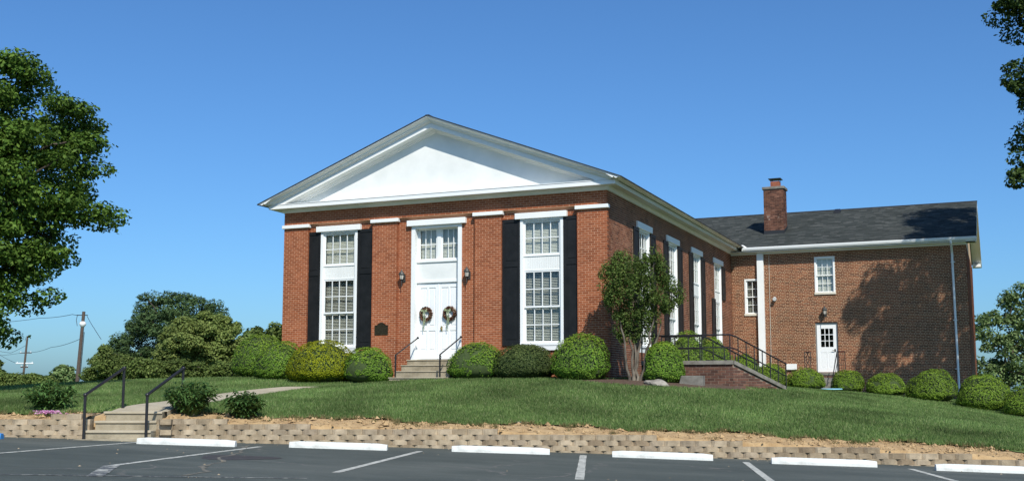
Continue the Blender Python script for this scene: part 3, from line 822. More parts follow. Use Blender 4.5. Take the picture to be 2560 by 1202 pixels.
for i, c in enumerate(SW):
    if i < 3:
        shutter(FS, c-.66-.57, c-.665, 1.21, 4.93, .012, [3.62]); shutter(FS, c+.665, c+.66+.57, 1.21, 4.93, .012, [3.62])
    else:
        o = shutter(FS, c-.66-.57, c-.665, 1.21, 3.50, .012, [2.4]); o['label'] = 'half-height shutter, upper half missing'
        o = shutter(FS, c+.665, c+.66+.57, 3.55, 4.93, .012, [4.3]); o['label'] = 'half-height shutter, lower half missing'

# entrance doors
de = MB(); dn = -.27
de.fbox(FF, -6.40, -6.27, -.42, REC+.03, .83, 4.95); de.fbox(FF, -4.80, -4.67, -.42, REC+.03, .83, 4.95)
de.fbox(FF, -6.27, -4.80, -.42, REC+.03, 4.88, 4.95)
de.fbox(FF, -6.27, -4.80, dn-.05, dn+.07, 3.83, 3.89)
de.fbox(FF, -6.27, -4.80, dn-.05, dn+.06, 3.20, 3.27)
panes = []
sash(de, panes, FF, -6.25, -5.60, 3.89, 4.88, -.32, 3, 2, st=.05)
sash(de, panes, FF, -5.47, -4.82, 3.89, 4.88, -.32, 3, 2, st=.05)
de.fbox(FF, -5.60, -5.47, -.36, -.27, 3.89, 4.88); de.fbox(FF, -6.27, -6.25, -.36, -.29, 3.89, 4.88); de.fbox(FF, -4.82, -4.80, -.36, -.29, 3.89, 4.88)
dfr = de.build('door_frame', M['white'], church)
for q in panes: pane(dfr, *q)
blind(dfr, FF, -6.22, -5.62, 3.92, 4.86, -.42, R(70), .044); blind(dfr, FF, -5.45, -4.85, 3.92, 4.86, -.42, R(70), .044)
MB().fbox(FF, -6.27, -4.80, dn-.05, dn+.03, 3.272, 3.828).build('door_head_panel', M['whiteold'], dfr)
def door_leaf(a0, a1):
    mb = MB(); n = dn
    mb.fbox(FF, a0, a1, n-.05, n-.008, .85, 3.195)
    st = .10; mid = (a0+a1)/2
    f0, f1 = n-.008, n+.012
    for x0, x1 in ((a0, a0+st), (mid-.035, mid+.035), (a1-st, a1)): mb.fbox(FF, x0, x1, f0, f1, .85, 3.195)
    rails = [(.85, 1.12), (1.72, 1.86), (3.04, 3.195)]
    cols = [(a0+st, mid-.035), (mid+.035, a1-st)]
    for x0, x1 in cols:
        for z0, z1 in rails: mb.fbox(FF, x0, x1, f0, f1, z0, z1)
        for z0, z1 in ((1.12, 1.72), (1.86, 3.04)):
            mb.fbox(FF, x0+.035, x1-.035, f0, f0+.012, z0+.035, z1-.035)
    return mb.build('door', M['doorwhite'], church, bevel=.005)
dl = door_leaf(-6.265, -5.540); drr = door_leaf(-5.533, -4.805)
MB().fbox(FF, -5.548, -5.512, dn+.012, dn+.022, .86, 3.19).build('astragal', M['doorwhite'], drr)
kn = MB(); pk = FF.p(-5.42, dn+.012, 1.78)
kn.tube([pk, pk+FF.N*.06], .014, 8).tube([pk+FF.N*.045, pk+FF.N*.055+Vector((.0,0,.0)), pk+FF.N*.075], [.02,.03,.02], 10)
kn.fbox(FF, -5.45, -5.39, dn+.012, dn+.017, 1.70, 1.86); kn.build('door_knob', M['brass'], drr)
MB().fbox(FF, -6.42, -4.65, -.42, REC+.06, .76, .835).build('threshold', M['concrete'], church)

# cornice, pediment, roof.  RS: rake slope
OV = .367; ZF0, ZF1 = 5.743, 5.862; CT = .63
AP_Z, EV_Z = 8.262, 5.905                      # roof top at ridge and at the eave tip
HS = -UC + CT                                  # half span to the eave tip
RS = (AP_Z-EV_Z)/HS
def loop_moulding(mb, prof, z_path=None):
    """profile (out, z) swept along left side, front, right side of the box"""
    vb = L + 3.2
    k = len(prof)
    rows = []
    for (o_, z) in prof:
        rows.append([(-W-o_, vb, z), (-W-o_, -o_, z), (o_, -o_, z), (o_, vb, z)])
    b = len(mb.v)
    for r_ in rows: mb.v += r_
    for i in range(k-1):
        for s in range(3):
            mb.f.append([b+i*4+s, b+i*4+s+1, b+(i+1)*4+s+1, b+(i+1)*4+s]); mb.m.append(0)
co = MB()
loop_moulding(co, [(-.02,5.645),(.03,5.645),(.055,5.665),(.075,5.70),(.105,5.725),(.11,5.746)])
co.build('bed_moulding', M['white'], church)
co = MB(); loop_moulding(co, [(.10,5.7455),(OV,ZF0),(OV,ZF1),(-.2,ZF1+.02)])
co.build('cornice', M['white'], church)
# horizontal cornice top under the tympanum: thin fillet and lead strip
MB().box(-W-OV-.015, OV+.015, -OV-.015, -.01, ZF1+.004, ZF1+.024).build('cornice_fillet', M['white'], church)
# eaves crown moulding on the long sides
for sgn in (1, -1):
    mb = MB(); X = (lambda o_: o_) if sgn > 0 else (lambda o_: -W-o_)
    prof = [(OV-.02,ZF1+.025),(OV+.012,ZF1+.025),(OV+.03,ZF1+.045),(OV+.10,EV_Z-.05),(OV+.19,EV_Z-.02),(CT-.02,EV_Z-.012),(CT-.02,EV_Z+.005),(.1,EV_Z+.0+ (CT-.1)*RS-.06)]
    prof = [(o_, z) for o_, z in prof]
    k = len(prof); y0, y1 = -CT+.03, L+3.2
    for o_, z in prof: mb.v += [(X(o_), y0, z), (X(o_), y1, z)]
    for i in range(k-1): mb.f.append([2*i, 2*i+1, 2*i+3, 2*i+2]); mb.m.append(0)
    mb.f.append([2*i for i in range(k)]); mb.m.append(0)
    mb.build('eave_moulding', M['white'], church)
# raking cornice of the pediment: profile given as (drop below roof top, outward n)
def rake(mb, prof, closed=False):
    for sgn in (-1, 1):
        b = len(mb.v); k = len(prof)
        for d, n in prof:
            top = AP_Z - d
            xe = HS - .0
            # from the ridge down to where this layer meets the horizontal cornice
            zend = max(EV_Z - d, ZF1 + .012)
            xl = (top - zend)/RS
            xl = min(xl, HS-.02)
            mb.v += [(UC, -n, top), (UC + sgn*xl, -n, top - xl*RS)]
        for i in range(k-1):
            f = [b+2*i, b+2*i+1, b+2*i+3, b+2*i+2]
            mb.f.append(f if sgn > 0 else f[::-1]); mb.m.append(0)
rk = MB(); rake(rk, [(.030, CT-.02),(.055, CT-.02),(.075, CT-.05),(.11, CT-.13),(.145, CT-.155),(.16, CT-.16),(.165,CT-.20),(.185, CT-.21),(.20,OV+.015)])
rk.build('raking_crown', M['white'], church)
rk = MB(); rake(rk, [(.20, OV+.016),(.205, OV),(.345, OV),(.346, .10),(.36,.10),(.40,.06),(.43,.05),(.44,.0)])
rk.build('raking_cornice', M['white'], church)
tp = MB(); hb = (AP_Z-.42-ZF1)/RS
tp.add([(UC-hb,-.001,ZF1+.015),(UC+hb,-.001,ZF1+.015),(UC,-.001,AP_Z-.42)], [(0,1,2)])
tp.build('tympanum', M['whiteold'], church)
rf = MB()
for sgn in (-1, 1):
    y0, y1 = -CT, L + 6
    x1 = UC + sgn*(HS+.015); z1 = AP_Z - (HS+.015)*RS
    rf.add([(UC,y0,AP_Z),(x1,y0,z1),(x1,y1,z1),(UC,y1,AP_Z),(UC,y0,AP_Z-.03),(x1,y0,z1-.03),(x1,y1,z1-.03),(UC,y1,AP_Z-.03)],
           [(0,1,2,3),(4,7,6,5),(0,4,5,1),(1,5,6,2),(2,6,7,3)])
rf.build('roof', M['roofbase'], church)
MB().box(UC-.06, UC+.06, -CT+.02, L+6, AP_Z-.03, AP_Z+.004).build('ridge_cap', M['roofbase'], church)
# back gable
MB().add([(-W, L+5.99, ZT),(0, L+5.99, ZT),(UC, L+5.99, AP_Z-.1)], [(0,1,2)]).build('rear_gable', M['brick'], church)

# ------------------------------------------------------------------ church steps and their rails
cs = empty('church_steps', (-5.5,-.9,.2), 'stone steps up to the white double doors', 'steps')
for x0, x1, y0, z0, z1 in ((-6.29,-4.5,-.33,.55,.795),(-6.295,-4.49,-.68,.4,.63),(-6.28,-4.5,-1.05,.2,.445),(-6.25,-4.45,-1.5,-.05,.255)):
    MB().box(x0, x1, y0, -.115 if z1 > .8 else (-.002 if False else y0+.42), z0, z1).build('step', M['concrete'], cs, bevel=.012); MB().box(x0-.012, x1+.012, y0-.025, y0+.36, z1+.0005, z1+.03).build('tread', M['path'], cs, bevel=.008)
def step_rail(u, label):
    a0 = Vector((u,-1.42,.2)); a1 = Vector((u,-1.42,.935)); b1 = Vector((u-.01,-.02,1.49))
    e = empty('step_rail', a0, label, 'handrail', 'iron rails beside the church steps')
    MB().box(u-.018,u+.018,-1.438,-1.402,.2,.935).build('post', M['iron'], e)
    MB().tube([a1, b1], .02, 8).build('rail', M['iron'], e)
    MB().lathe(b1-Vector((0,0,.03)), [(.02,0),(.04,.02),(.04,.05),(.02,.07)], 8).build('bracket', M['iron'], e)
    MB().tube([a1+Vector((0,.03,-.01)), a1+Vector((0,.09,-.07)), a1+Vector((0,.06,-.13)), a1+Vector((0,.04,-.08))], .007, 6).build('scroll', M['iron'], e)
step_rail(-6.08, 'iron rail on the left of the church steps')
step_rail(-4.62, 'iron rail on the right of the church steps')

# ------------------------------------------------------------------ wall lamps, plaque, wreaths
def wall_lamp(fr, a, z, n, label, s=1.0):
    e = empty('wall_lamp', fr.p(a, n, z), label, 'lamp', 'lantern lamps on the brick walls')
    c = fr.p(a, n+.15*s, z)
    MB().fbox(fr, a-.05*s, a+.05*s, n, n+.02, z-.17*s, z+.05*s).build('back_plate', M['lamp'], e, bevel=.006)
    MB().tube([fr.p(a,n+.02,z-.12*s), fr.p(a,n+.09*s,z-.17*s), fr.p(a,n+.15*s,z-.12*s), c-Vector((0,0,.08*s))], .012, 6).build('arm', M['lamp'], e)
    MB().lathe(c, [(.045*s,-.10*s),(.065*s,.03*s)], 8).build('lantern_glass', M['lampglass'], e)
    cg = MB()
    for k in range(6):
        t = 2*math.pi*k/6; d = Vector((math.cos(t), math.sin(t), 0))
        cg.tube([c+d*.049*s-Vector((0,0,.10*s)), c+d*.069*s+Vector((0,0,.03*s))], .006*s, 4)
    cg.lathe(c-Vector((0,0,.125*s)), [(.02*s,0),(.05*s,.02*s),(.05*s,.03*s)], 8)
    cg.build('cage', M['lamp'], e)
    MB().lathe(c, [(.085*s,.03*s),(.09*s,.045*s),(.06*s,.10*s),(.03*s,.12*s),(.022*s,.15*s),(.01*s,.17*s)], 10).build('cap', M['lamp'], e)
    MB().tube([c-Vector((0,0,.12*s)), c-Vector((0,0,.30*s))], [.014*s,.006*s], 6).build('finial', M['lamp'], e)
wall_lamp(FF, -6.66, 3.42, REC, 'black lantern wall lamp on the brick left of the doors', 1.1)
wall_lamp(FF, -4.43, 3.42, REC, 'black lantern wall lamp on the brick right of the doors', 1.1)
pl = MB(); pp_ = [(-7.63,1.62),(-7.17,1.62),(-7.17,1.90),(-7.25,1.91),(-7.29,1.95),(-7.36,1.985),(-7.44,1.985),(-7.51,1.95),(-7.55,1.91),(-7.63,1.90)]
plq = empty('plaque', FF.p(-7.4, 0, 1.62), 'dark bronze plaque with arched top on the brick beside the doors', 'plaque')
MB().prism([FF.p(a+.02,.0,z) for a, z in pp_], FF.N*.012).build('plate', M['bronze'], plq)
rim = MB()
for i in range(len(pp_)):
    a, z = pp_[i]; b_, y = pp_[(i+1) % len(pp_)]
    rim.tube([FF.p(a+.02,.014,z), FF.p(b_+.02,.014,y)], .010, 5)
rim.build('rim', M['bronze'], plq)
def leaf_quads(P, Nrm, size, aspect=.55, jit=.35):
    """rhombic leaves at P with normals Nrm"""
    n = len(P)
    N_ = Nrm + rng.normal(0, jit, (n,3)); N_ /= np.linalg.norm(N_, axis=1, keepdims=True) + 1e-9
    r = rng.normal(0, 1, (n,3)); T = np.cross(N_, r); T /= np.linalg.norm(T, axis=1, keepdims=True) + 1e-9
    B = np.cross(N_, T)
    s = (size*rng.uniform(.65, 1.3, n))[:,None]
    a = T*s*.5; b = B*s*.5*aspect
    return np.stack([P-a, P-a*.1+b, P+a, P-a*.1-b], 1).reshape(-1, 3)
def wreath(u, z, label):
    c = FF.p(u, dn+.05, z)
    e = empty('wreath', c, label, 'wreath', 'wreaths on the church doors')
    n = 750; t = rng.uniform(0, 2*np.pi, n); f = rng.uniform(0, 2*np.pi, n); rr = .052*np.sqrt(rng.uniform(.2,1.3,n))
    ring = .175
    d = np.stack([np.cos(t)*np.cos(f), -np.sin(f), np.sin(t)*np.cos(f)], -1)
    P = np.stack([c.x + (ring+rr*np.cos(f))*np.cos(t), c.y - np.abs(rr*np.sin(f))*1.0 - .0, c.z + (ring+rr*np.cos(f))*np.sin(t)], -1)
    o = np_mesh('leaf_ring', leaf_quads(P, d, .055, .6, .6), 4, M['wreath'], e); tag(o, kind='stuff')
    tb = MB(); tb.tube([(c.x+ring*math.cos(k*math.pi/12), c.y, c.z+ring*math.sin(k*math.pi/12)) for k in range(25)], .03, 6); tb.build('ring', M['bark'], e)
    rb = MB(); x = c.x - .04; y = c.y - .075
    for dx, l in ((0,.46),(.05,.30)):
        pts_ = [(x+dx, y, c.z+.12), (x+dx-.02, y-.01, c.z-.02), (x+dx+.01, y, c.z-.16), (x+dx-.03, y+.02, c.z-.16-l*.4), (x+dx-.02, y+.03, c.z-l-.05)]
        for i in range(4):
            (x0,y0,z0), (x1,y1,z1) = pts_[i], pts_[i+1]; w = .017
            rb.add([(x0-w,y0,z0),(x0+w,y0-.012,z0),(x1+w,y1-.012,z1),(x1-w,y1,z1)], [(0,1,2,3)])
    rb.add([(x+.02,y-.02,c.z+.10),(x-.09,y-.03,c.z+.16),(x-.10,y-.01,c.z+.07)], [(0,1,2)]); rb.add([(x+.02,y-.02,c.z+.10),(x+.12,y-.03,c.z+.15),(x+.11,y-.01,c.z+.06)], [(0,1,2)])
    rb.build('ribbon', M['ribbon'], e)
wreath(-5.94, 2.23, 'dried flower wreath with green ribbon on the left door leaf')
wreath(-5.13, 2.23, 'dried flower wreath with green ribbon on the right door leaf')

# ------------------------------------------------------------------ annex
AW = R(-.8546)
es = Vector((math.cos(AW), math.sin(AW), 0)); et = Vector((-math.sin(AW), math.cos(AW), 0))
FA = Frame((0, L, 0), es, -et)                 # a along the front, n outward (towards the camera)
AWd, AD, AZT, AG, AOV, AOR = 9.328, 9.93, 5.59, 5.87, .465, .41
AR = 8.05; AK = (AR-AG)/(AD/2+AOV)
annex = empty('annex_building', FA.p(4.6, 0, 0), 'two storey brown brick annex with dark shingle roof, behind the clipped hedge', 'building')
aw = [(.56,1.20,3.0,4.56),(3.48,4.30,3.80,5.37),(3.44,4.34,.60,2.66)]
mb = MB(); wall_slab(mb, FA, 0.01, AWd-.008, -.9, AZT+.05, -.006, .25, aw)
awall = mb.build('front_wall', M['mortar2'], annex)
ACH, ABP, ABJ = .0635, .188, .018
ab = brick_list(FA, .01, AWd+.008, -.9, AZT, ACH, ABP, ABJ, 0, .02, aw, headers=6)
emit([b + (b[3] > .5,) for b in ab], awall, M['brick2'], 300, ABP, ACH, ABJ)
# right end wall and rear
FR = Frame(FA.p(AWd, 0, 0), et, es)
mb = MB(); mb.fbox(FR, .26, AD, -.25, -.008, -1.4, AZT+.05)
mb.prism([FR.p(0,-.02,AZT+.05), FR.p(AD,-.02,AZT+.05), FR.p(AD/2,-.02,AR-.12)], FR.N*-.1)
endw = mb.build('end_wall', M['mortar2'], annex)
mb = MB()
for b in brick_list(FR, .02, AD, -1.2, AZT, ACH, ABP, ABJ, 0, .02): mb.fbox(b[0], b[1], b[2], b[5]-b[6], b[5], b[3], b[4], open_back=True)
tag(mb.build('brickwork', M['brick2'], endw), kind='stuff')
MB().fbox(FA, 0.0, AWd-.25, -AD, -AD+.25, -1.4, AZT).build('rear_wall', M['brick2'], annex)
MB().fbox(FA, .05, AWd-.3, -AD+.3, -.3, .3, .5).build('floor', M['floorwood'], annex)
MB().fbox(FA, .05, AWd-.3, -AD+.3, -.3, 5.42, 5.5).build('ceiling', M['inner'], annex)
MB().fbox(FA, .05, AWd-.3, -2.2, -2.1, .5, 5.42).build('inner_wall', M['inner'], annex)
# roof
def ar(a, t, lift=0.0):
    """point on the front roof slope; t is the depth behind the front wall"""
    return FA.p(a, -t, AG + AK*(t+AOV) + lift)
mb = MB()
A0, A1 = -5.5, AWd+AOR
for sgn in (1, -1):
    f = (lambda a, t, d: FA.p(a, -t, AG+AK*(t+AOV)+d)) if sgn > 0 else (lambda a, t, d: FA.p(a, -(AD-t), AG+AK*(t+AOV)+d))
    t0, t1 = -AOV, AD/2
    vs_ = [f(A0,t0,-.0),f(A1,t0,-.0),f(A1,t1,-.0),f(A0,t1,-.0),f(A0,t0,-.05),f(A1,t0,-.05),f(A1,t1,-.05),f(A0,t1,-.05)]
    mb.add(vs_, [(0,1,2,3),(4,7,6,5),(0,4,5,1),(1,5,6,2),(2,6,7,3),(3,7,4,0)])
aroof = mb.build('roof', M['roofbase'], annex)
shn = MB(); rl = math.hypot(1, AK); ex = .14
rows_ = int((AD/2+AOV)*rl/ex)
for k in range(rows_):
    t0 = -AOV + k*ex/rl; t1 = min(t0 + ex/rl*1.02, AD/2)
    a = -2.5 + (k % 2)*.15 + random.uniform(-.04,.04)
    # the church roof covers what lies left of the valley
    while a < A1-.02:
        w = random.choice((.22,.26,.3,.34)); b_ = min(a+w, A1)
        l0 = .016 + random.uniform(0,.006); l1 = .004
        shn.add([ar(a+.003,t0,l0), ar(b_-.003,t0,l0), ar(b_-.003,t1,l1), ar(a+.003,t1,l1), ar(a+.003,t0,.001), ar(b_-.003,t0,.001)], [(0,1,2,3),(4,5,1,0)])
        a = b_
tag(shn.build('shingles', M['shingle'], aroof), kind='stuff')
MB().tube([FA.p(A0,-AD/2,AR+.005), FA.p(A1+.01,-AD/2,AR+.005)], .035, 6).build('ridge_cap', M['roofbase'], aroof)
# soffit, frieze board, gutter
MB().fbox(FA, OV*.0+.02, AWd+AOR-.06, .02, AOV-.06, 5.66, 5.69).build('soffit', M['white'], annex)
MB().fbox(FA, .012, AWd+.02, .009, .05, 5.585, 5.66).build('frieze_board', M['white'], annex)
gt = MB(); prof = [(AOV-.06,5.70),(AOV-.06,5.89),(AOV-.05,5.89),(AOV-.05,5.712),(AOV+.02,5.712),(AOV+.04,5.75),(AOV+.055,5.80),(AOV+.055,5.845),(AOV+.045,5.845),(AOV+.045,5.80),(AOV+.03,5.755),(AOV+.015,5.722),(AOV-.045,5.722)]
k = len(prof); ga0, ga1 = .60, AWd+AOR-.03
gt.v += [tuple(FA.p(ga0,n,z)) for n, z in prof] + [tuple(FA.p(ga1,n,z)) for n, z in prof]
for i in range(k-1): gt.f.append([i,i+1,k+i+1,k+i]); gt.m.append(0)
gt.fbox(FA, ga0-.008, ga0, AOV-.06, AOV+.055, 5.70, 5.845); gt.fbox(FA, ga1, ga1+.008, AOV-.06, AOV+.055, 5.70, 5.845)
gut = gt.build('gutter', M['white'], annex)
# short gutter piece that climbs onto the church eave
gx = MB(); gx.tube([FA.p(.80,AOV-.01,5.80), FA.p(.62,AOV-.02,5.92), FA.p(.42,AOV+.05,5.90)], .05, 8); gx.build('gutter_elbow', M['white'], annex)
# rakes of the right gable
for sgn in (1, -1):
    f = (lambda t, d, a: FA.p(a, -t, AG+AK*(t+AOV)+d)) if sgn > 0 else (lambda t, d, a: FA.p(a, -(AD-t), AG+AK*(t+AOV)+d))
    a_ = AWd+AOR
    mb = MB(); mb.add([f(-AOV,-.052,a_-.03), f(AD/2,-.052,a_-.03), f(AD/2,-.24,a_-.03), f(-AOV,-.20,a_-.03), f(-AOV,-.052,a_+.0), f(AD/2,-.052,a_+.0), f(AD/2,-.24,a_+.0), f(-AOV,-.20,a_+.0)],
        [(0,3,2,1),(4,5,6,7),(3,7,6,2),(0,4,7,3)])
    mb.add([f(-AOV,-.205,AWd), f(AD/2,-.205,AWd), f(AD/2,-.205,a_-.03), f(-AOV,-.205,a_-.03)], [(0,1,2,3)])
    mb.build('rake_board', M['white'], annex)
for t0, t1 in ((-AOV+.02, .25), (AD-.25, AD+AOV-.02)):      # cornice returns at the gable feet
    MB().fbox(FA, AWd+.01, AWd+AOR-.035, -t1, -t0, 5.66, 5.80).build('cornice_return', M['white'], annex)
# white chase and downspout
MB().fbox(FA, 1.13, 1.40, .0, .16, .85, 5.66).build('white_chase', M['white'], annex, bevel=.006)
ds = MB(); a_ = 8.80
ds.tube([FA.p(a_,AOV-.01,5.73), FA.p(a_,AOV-.01,5.62), FA.p(a_+.01,.09,5.30), FA.p(a_+.01,.07,5.2), FA.p(a_+.06,.07,-.35), FA.p(a_+.06,.16,-.45)], .045, 8)
dsp = ds.build('downspout', M['white'], annex)
for z in (4.9, 2.6, .7): MB().fbox(FA, a_-.05, a_+.1, .001, .125, z, z+.03).build('strap', M['white'], dsp)
MB().tube([FA.p(1.61,.012,.9), FA.p(1.62,.012,5.55)], .008, 5).build('cable', M['blind'], annex)
MB().fbox(FA, 2.24, 2.66, .005, .09, .72, .96).build('utility_box', M['white'], annex, bevel=.01)
# windows
def annex_window(a0, a1, z0, z1, nx, nz, label, shade=None, tilt=30):
    mb = MB(); panes = []; j = .07; zm = (z0+z1)/2 + .02
    mb.fbox(FA, a0, a0+j, -.14, .012, z0+.1, z1); mb.fbox(FA, a1-j, a1, -.14, .012, z0+.1, z1); mb.fbox(FA, a0+j, a1-j, -.14, .012, z1-j, z1)
    sash(mb, panes, FA, a0+j, a1-j, zm-.02, z1-j, -.06, nx, nz, st=.035, mu=.02)
    sash(mb, panes, FA, a0+j, a1-j, z0+.10, zm+.02, -.10, nx, nz, st=.035, mu=.02)
    w = mb.build('window', M['white'], annex); w['label'] = label
    for q in panes: pane(w, *q)
    MB().fbox(FA, a0-.02, a1+.02, -.14, .05, z0, z0+.098).build('sill', mat('sill_paint', (.62,.58,.47), .7, (.7,.66,.56), 3), w, bevel=.006)
    if shade: MB().fbox(FA, a0+j, a1-j, -.17, -.165, shade, z1-.05).build('shade', M['shade'], w)
    blind(w, FA, a0+j+.02, a1-j-.02, z0+.12, shade or z1-.1, -.17, R(tilt), .05)
annex_window(.56, 1.20, 3.0, 4.56, 2, 2, 'narrow annex window beside the white chase', None, 25)
annex_window(3.48, 4.30, 3.80, 5.37, 3, 2, 'annex window above the white door', 4.9, 68)
# annex door
dr = MB(); panes = []
dr.fbox(FA, 3.44, 3.49, -.16, -.05, .60, 2.66); dr.fbox(FA, 4.29, 4.34, -.16, -.05, .60, 2.66); dr.fbox(FA, 3.49, 4.29, -.16, -.05, 2.60, 2.66)
dframe = dr.build('door_frame', mat('grey_door_frame', (.20,.205,.20), .6), annex)
dd = MB(); n = -.09; x0, x1 = 3.492, 4.288
zt_ = 2.598; gl0, gl1 = 1.62, 2.42
dd.fbox(FA, x0, x0+.13, n-.04, n, .62, zt_); dd.fbox(FA, x1-.13, x1, n-.04, n, .62, zt_)
dd.fbox(FA, x0+.13, x1-.13, n-.04, n, gl1, zt_); dd.fbox(FA, x0+.13, x1-.13, n-.04, n, 1.42, gl0); dd.fbox(FA, x0+.13, x1-.13, n-.04, n, .62, .80)
dd.fbox(FA, x0+.37, x1-.37, n-.04, n, .80, 1.42)
for p0, p1 in ((x0+.13, x0+.37), (x1-.37, x1-.13)):
    dd.fbox(FA, p0, p1, n-.035, n-.012, .80, 1.42); dd.fbox(FA, p0+.03, p1-.03, n-.012, n-.004, .83, 1.39)
sash(dd, panes, FA, x0+.13, x1-.13, gl0, gl1, n-.02, 3, 3, st=.02, mu=.026)
adoor = dd.build('door', M['doorwhite'], annex); adoor['label'] = 'white door with nine panes'
for q in panes: pane(adoor, *q)
hd = MB(); pk = FA.p(4.2, n, 1.50); hd.tube([pk, pk+FA.N*.05, pk+FA.N*.055-es*.11], .011, 6); hd.fbox(FA, 4.17, 4.23, n, n+.008, 1.44, 1.56); hd.build('handle', M['lamp'], adoor)
MB().fbox(FA, 3.44, 4.34, -.14, .03, .56, .598).build('threshold', M['greyconc'], annex)
wall_lamp(FA, 3.86, 3.10, 0, 'lantern wall lamp above the white annex door', 1.25)
fl = empty('floodlight', FA.p(1.80,0,3.6), 'small white floodlight on the annex wall beside the white chase', 'light')
MB().fbox(FA, 1.76, 1.86, 0, .05, 3.58, 3.68).build('base', M['lamp'], fl)
MB().tube([FA.p(1.81,.05,3.63), FA.p(1.83,.12,3.68)], .02, 6).build('arm', M['lamp'], fl)
MB().tube([FA.p(1.82,.06,3.72), FA.p(1.84,.14,3.69), FA.p(1.85,.22,3.66)], [.04,.075,.08], 10).build('head', M['ceramic'], fl)
# annex stoop
stp = empty('annex_stoop', FA.p(3.9,.6,0), 'brick stoop with steps below the annex door', 'steps')
FSt = Frame(FA.p(0, 1.15, 0), es, -et)
mb = MB(); mb.fbox(FSt, 3.1, 4.75, -1.14, -.008, -.6, .48); sbase = mb.build('base', M['mortar4'], stp)
for b in brick_list(FSt, 3.1, 4.75, -.3, .48, .075, .205, .014, 0, .02):
    o = MB().fbox(FSt, b[1], b[2], b[5]-.02, b[5], b[3], b[4], open_back=True).build('brick', M['brick4'], sbase)
MB().fbox(FSt, 3.06, 4.79, -1.14, .03, .482, .56).build('slab', M['greyconc'], stp, bevel=.008)
for i in range(3):
    MB().fbox(FSt, 3.5, 4.75, .002 if False else .031+.3*i, .031+.3*(i+1)-.002, -.5, .38-.17*i).build('step', M['greyconc'], stp)
def iron_panel(name, a0, a1, n, z0, z1, label, grp, curl=False):
    e = empty(name, FA.p((a0+a1)/2, n, z0), label, 'railing', grp)
    for a in (a0, a1): MB().tube([FA.p(a,n,z0), FA.p(a,n,z1)], .018, 6).build('post', M['iron'], e)
    MB().tube([FA.p(a0,n,z1), FA.p(a1,n,z1)], .016, 6).build('rail', M['iron'], e); MB().tube([FA.p(a0,n,z0+.1), FA.p(a1,n,z0+.1)], .012, 6).build('rail', M['iron'], e)
    if curl:
        for ph in (0, math.pi):
            MB().tube([FA.p((a0+a1)/2 + .07*math.sin(ph+k*.9), n, z0+.1+(z1-z0-.1)*k/8) for k in range(9)], .014, 5).build('scroll', M['iron'], e)
    else:
        for k in range(1, 4): MB().tube([FA.p(a0+(a1-a0)*k/4,n,z0+.1), FA.p(a0+(a1-a0)*k/4,n,z1)], .008, 5).build('baluster', M['iron'], e)
    return e
iron_panel('stoop_railing', 3.15, 3.38, 1.05, .56, 1.42, 'black scrolled iron railing left of the annex door', 'railings at the annex door', True)
rr_ = iron_panel('stoop_railing', 4.42, 4.72, 1.05, .56, 1.42, 'black iron railing right of the annex door with a long sloping handrail', 'railings at the annex door')
for dz in (0, -.0):
    pass
MB().tube([FA.p(4.42,1.05,1.42), FA.p(4.42,2.25,.55)], .02, 6).build('handrail', M['iron'], rr_)
MB().tube([FA.p(4.42,1.05,1.02), FA.p(4.42,2.25,.15)], .014, 6).build('handrail', M['iron'], rr_)
MB().tube([FA.p(4.42,2.25,.55), FA.p(4.42,2.25,-.25)], .018, 6).build('post', M['iron'], rr_)

# chimney
FC = Frame(FA.p(0, -1.42, 0), es, -et)
c0, c1, cd = 1.18, 2.04, .78
mb = MB(); mb.fbox(FC, c0+.008, c1-.008, -cd+.008, -.008, 6.2, 8.60); chim = mb.build('chimney', M['mortar3'], annex)
mb = MB()
for b in brick_list(FC, c0, c1, 6.45, 8.60, 0.066, .195, .014, 0, .02): mb.fbox(b[0], b[1], b[2], b[5]-b[6], b[5], b[3], b[4], open_back=True)
FCs = Frame(FC.p(c1, 0, 0), et, es)
for b in brick_list(FCs, .0, cd, 6.45, 8.60, 0.066, .195, .014, 0, .02, phase=.1): mb.fbox(b[0], b[1], b[2], b[5]-b[6], b[5], b[3], b[4], open_back=True)
FCl = Frame(FC.p(c0, 0, 0), et, -es)
for b in brick_list(FCl, .0, cd, 6.45, 8.60, 0.066, .195, .014, 0, .02, phase=.1): mb.fbox(b[0], b[1], b[2], b[5]-b[6], b[5], b[3], b[4], open_back=True)
tag(mb.build('brickwork', M['brick3'], chim), kind='stuff')
MB().fbox(FC, c0-.05, c1+.05, -cd-.05, .05, 8.602, 8.72).build('cap', M['greyconc'], chim, bevel=.015)
MB().fbox(FC, 1.46, 1.84, -.58, -.2, 8.722, 8.98).build('flue', M['clay'], chim)
mb = MB()
for x in (1.48, 1.82):
    for y in (-.56, -.22): mb.fbox(FC, x-.012, x+.012, y-.012, y+.012, 8.982, 9.08)
mb.prism([FC.p(1.38,-.12,9.08), FC.p(1.92,-.12,9.08), FC.p(1.92,-.66,9.08), FC.p(1.38,-.66,9.08)], (0,0,.03))
mb.build('rain_hood', M['iron'], chim)
fl_ = MB(); zb0 = AG+AK*(1.42+AOV)
fl_.fbox(FC, c0-.012, c1+.012, -.0, .014, zb0-.05, zb0+.16)
fl_.prism([FC.p(c1+.003,.01,zb0-.05), FC.p(c1+.003,-cd,zb0-.05+AK*cd), FC.p(c1+.003,-cd,zb0+.13+AK*cd), FC.p(c1+.003,.01,zb0+.16)], es*.012)
fl_.build('flashing', mat('lead_flashing', (.035,.037,.04), .5, metal=.3), chim)
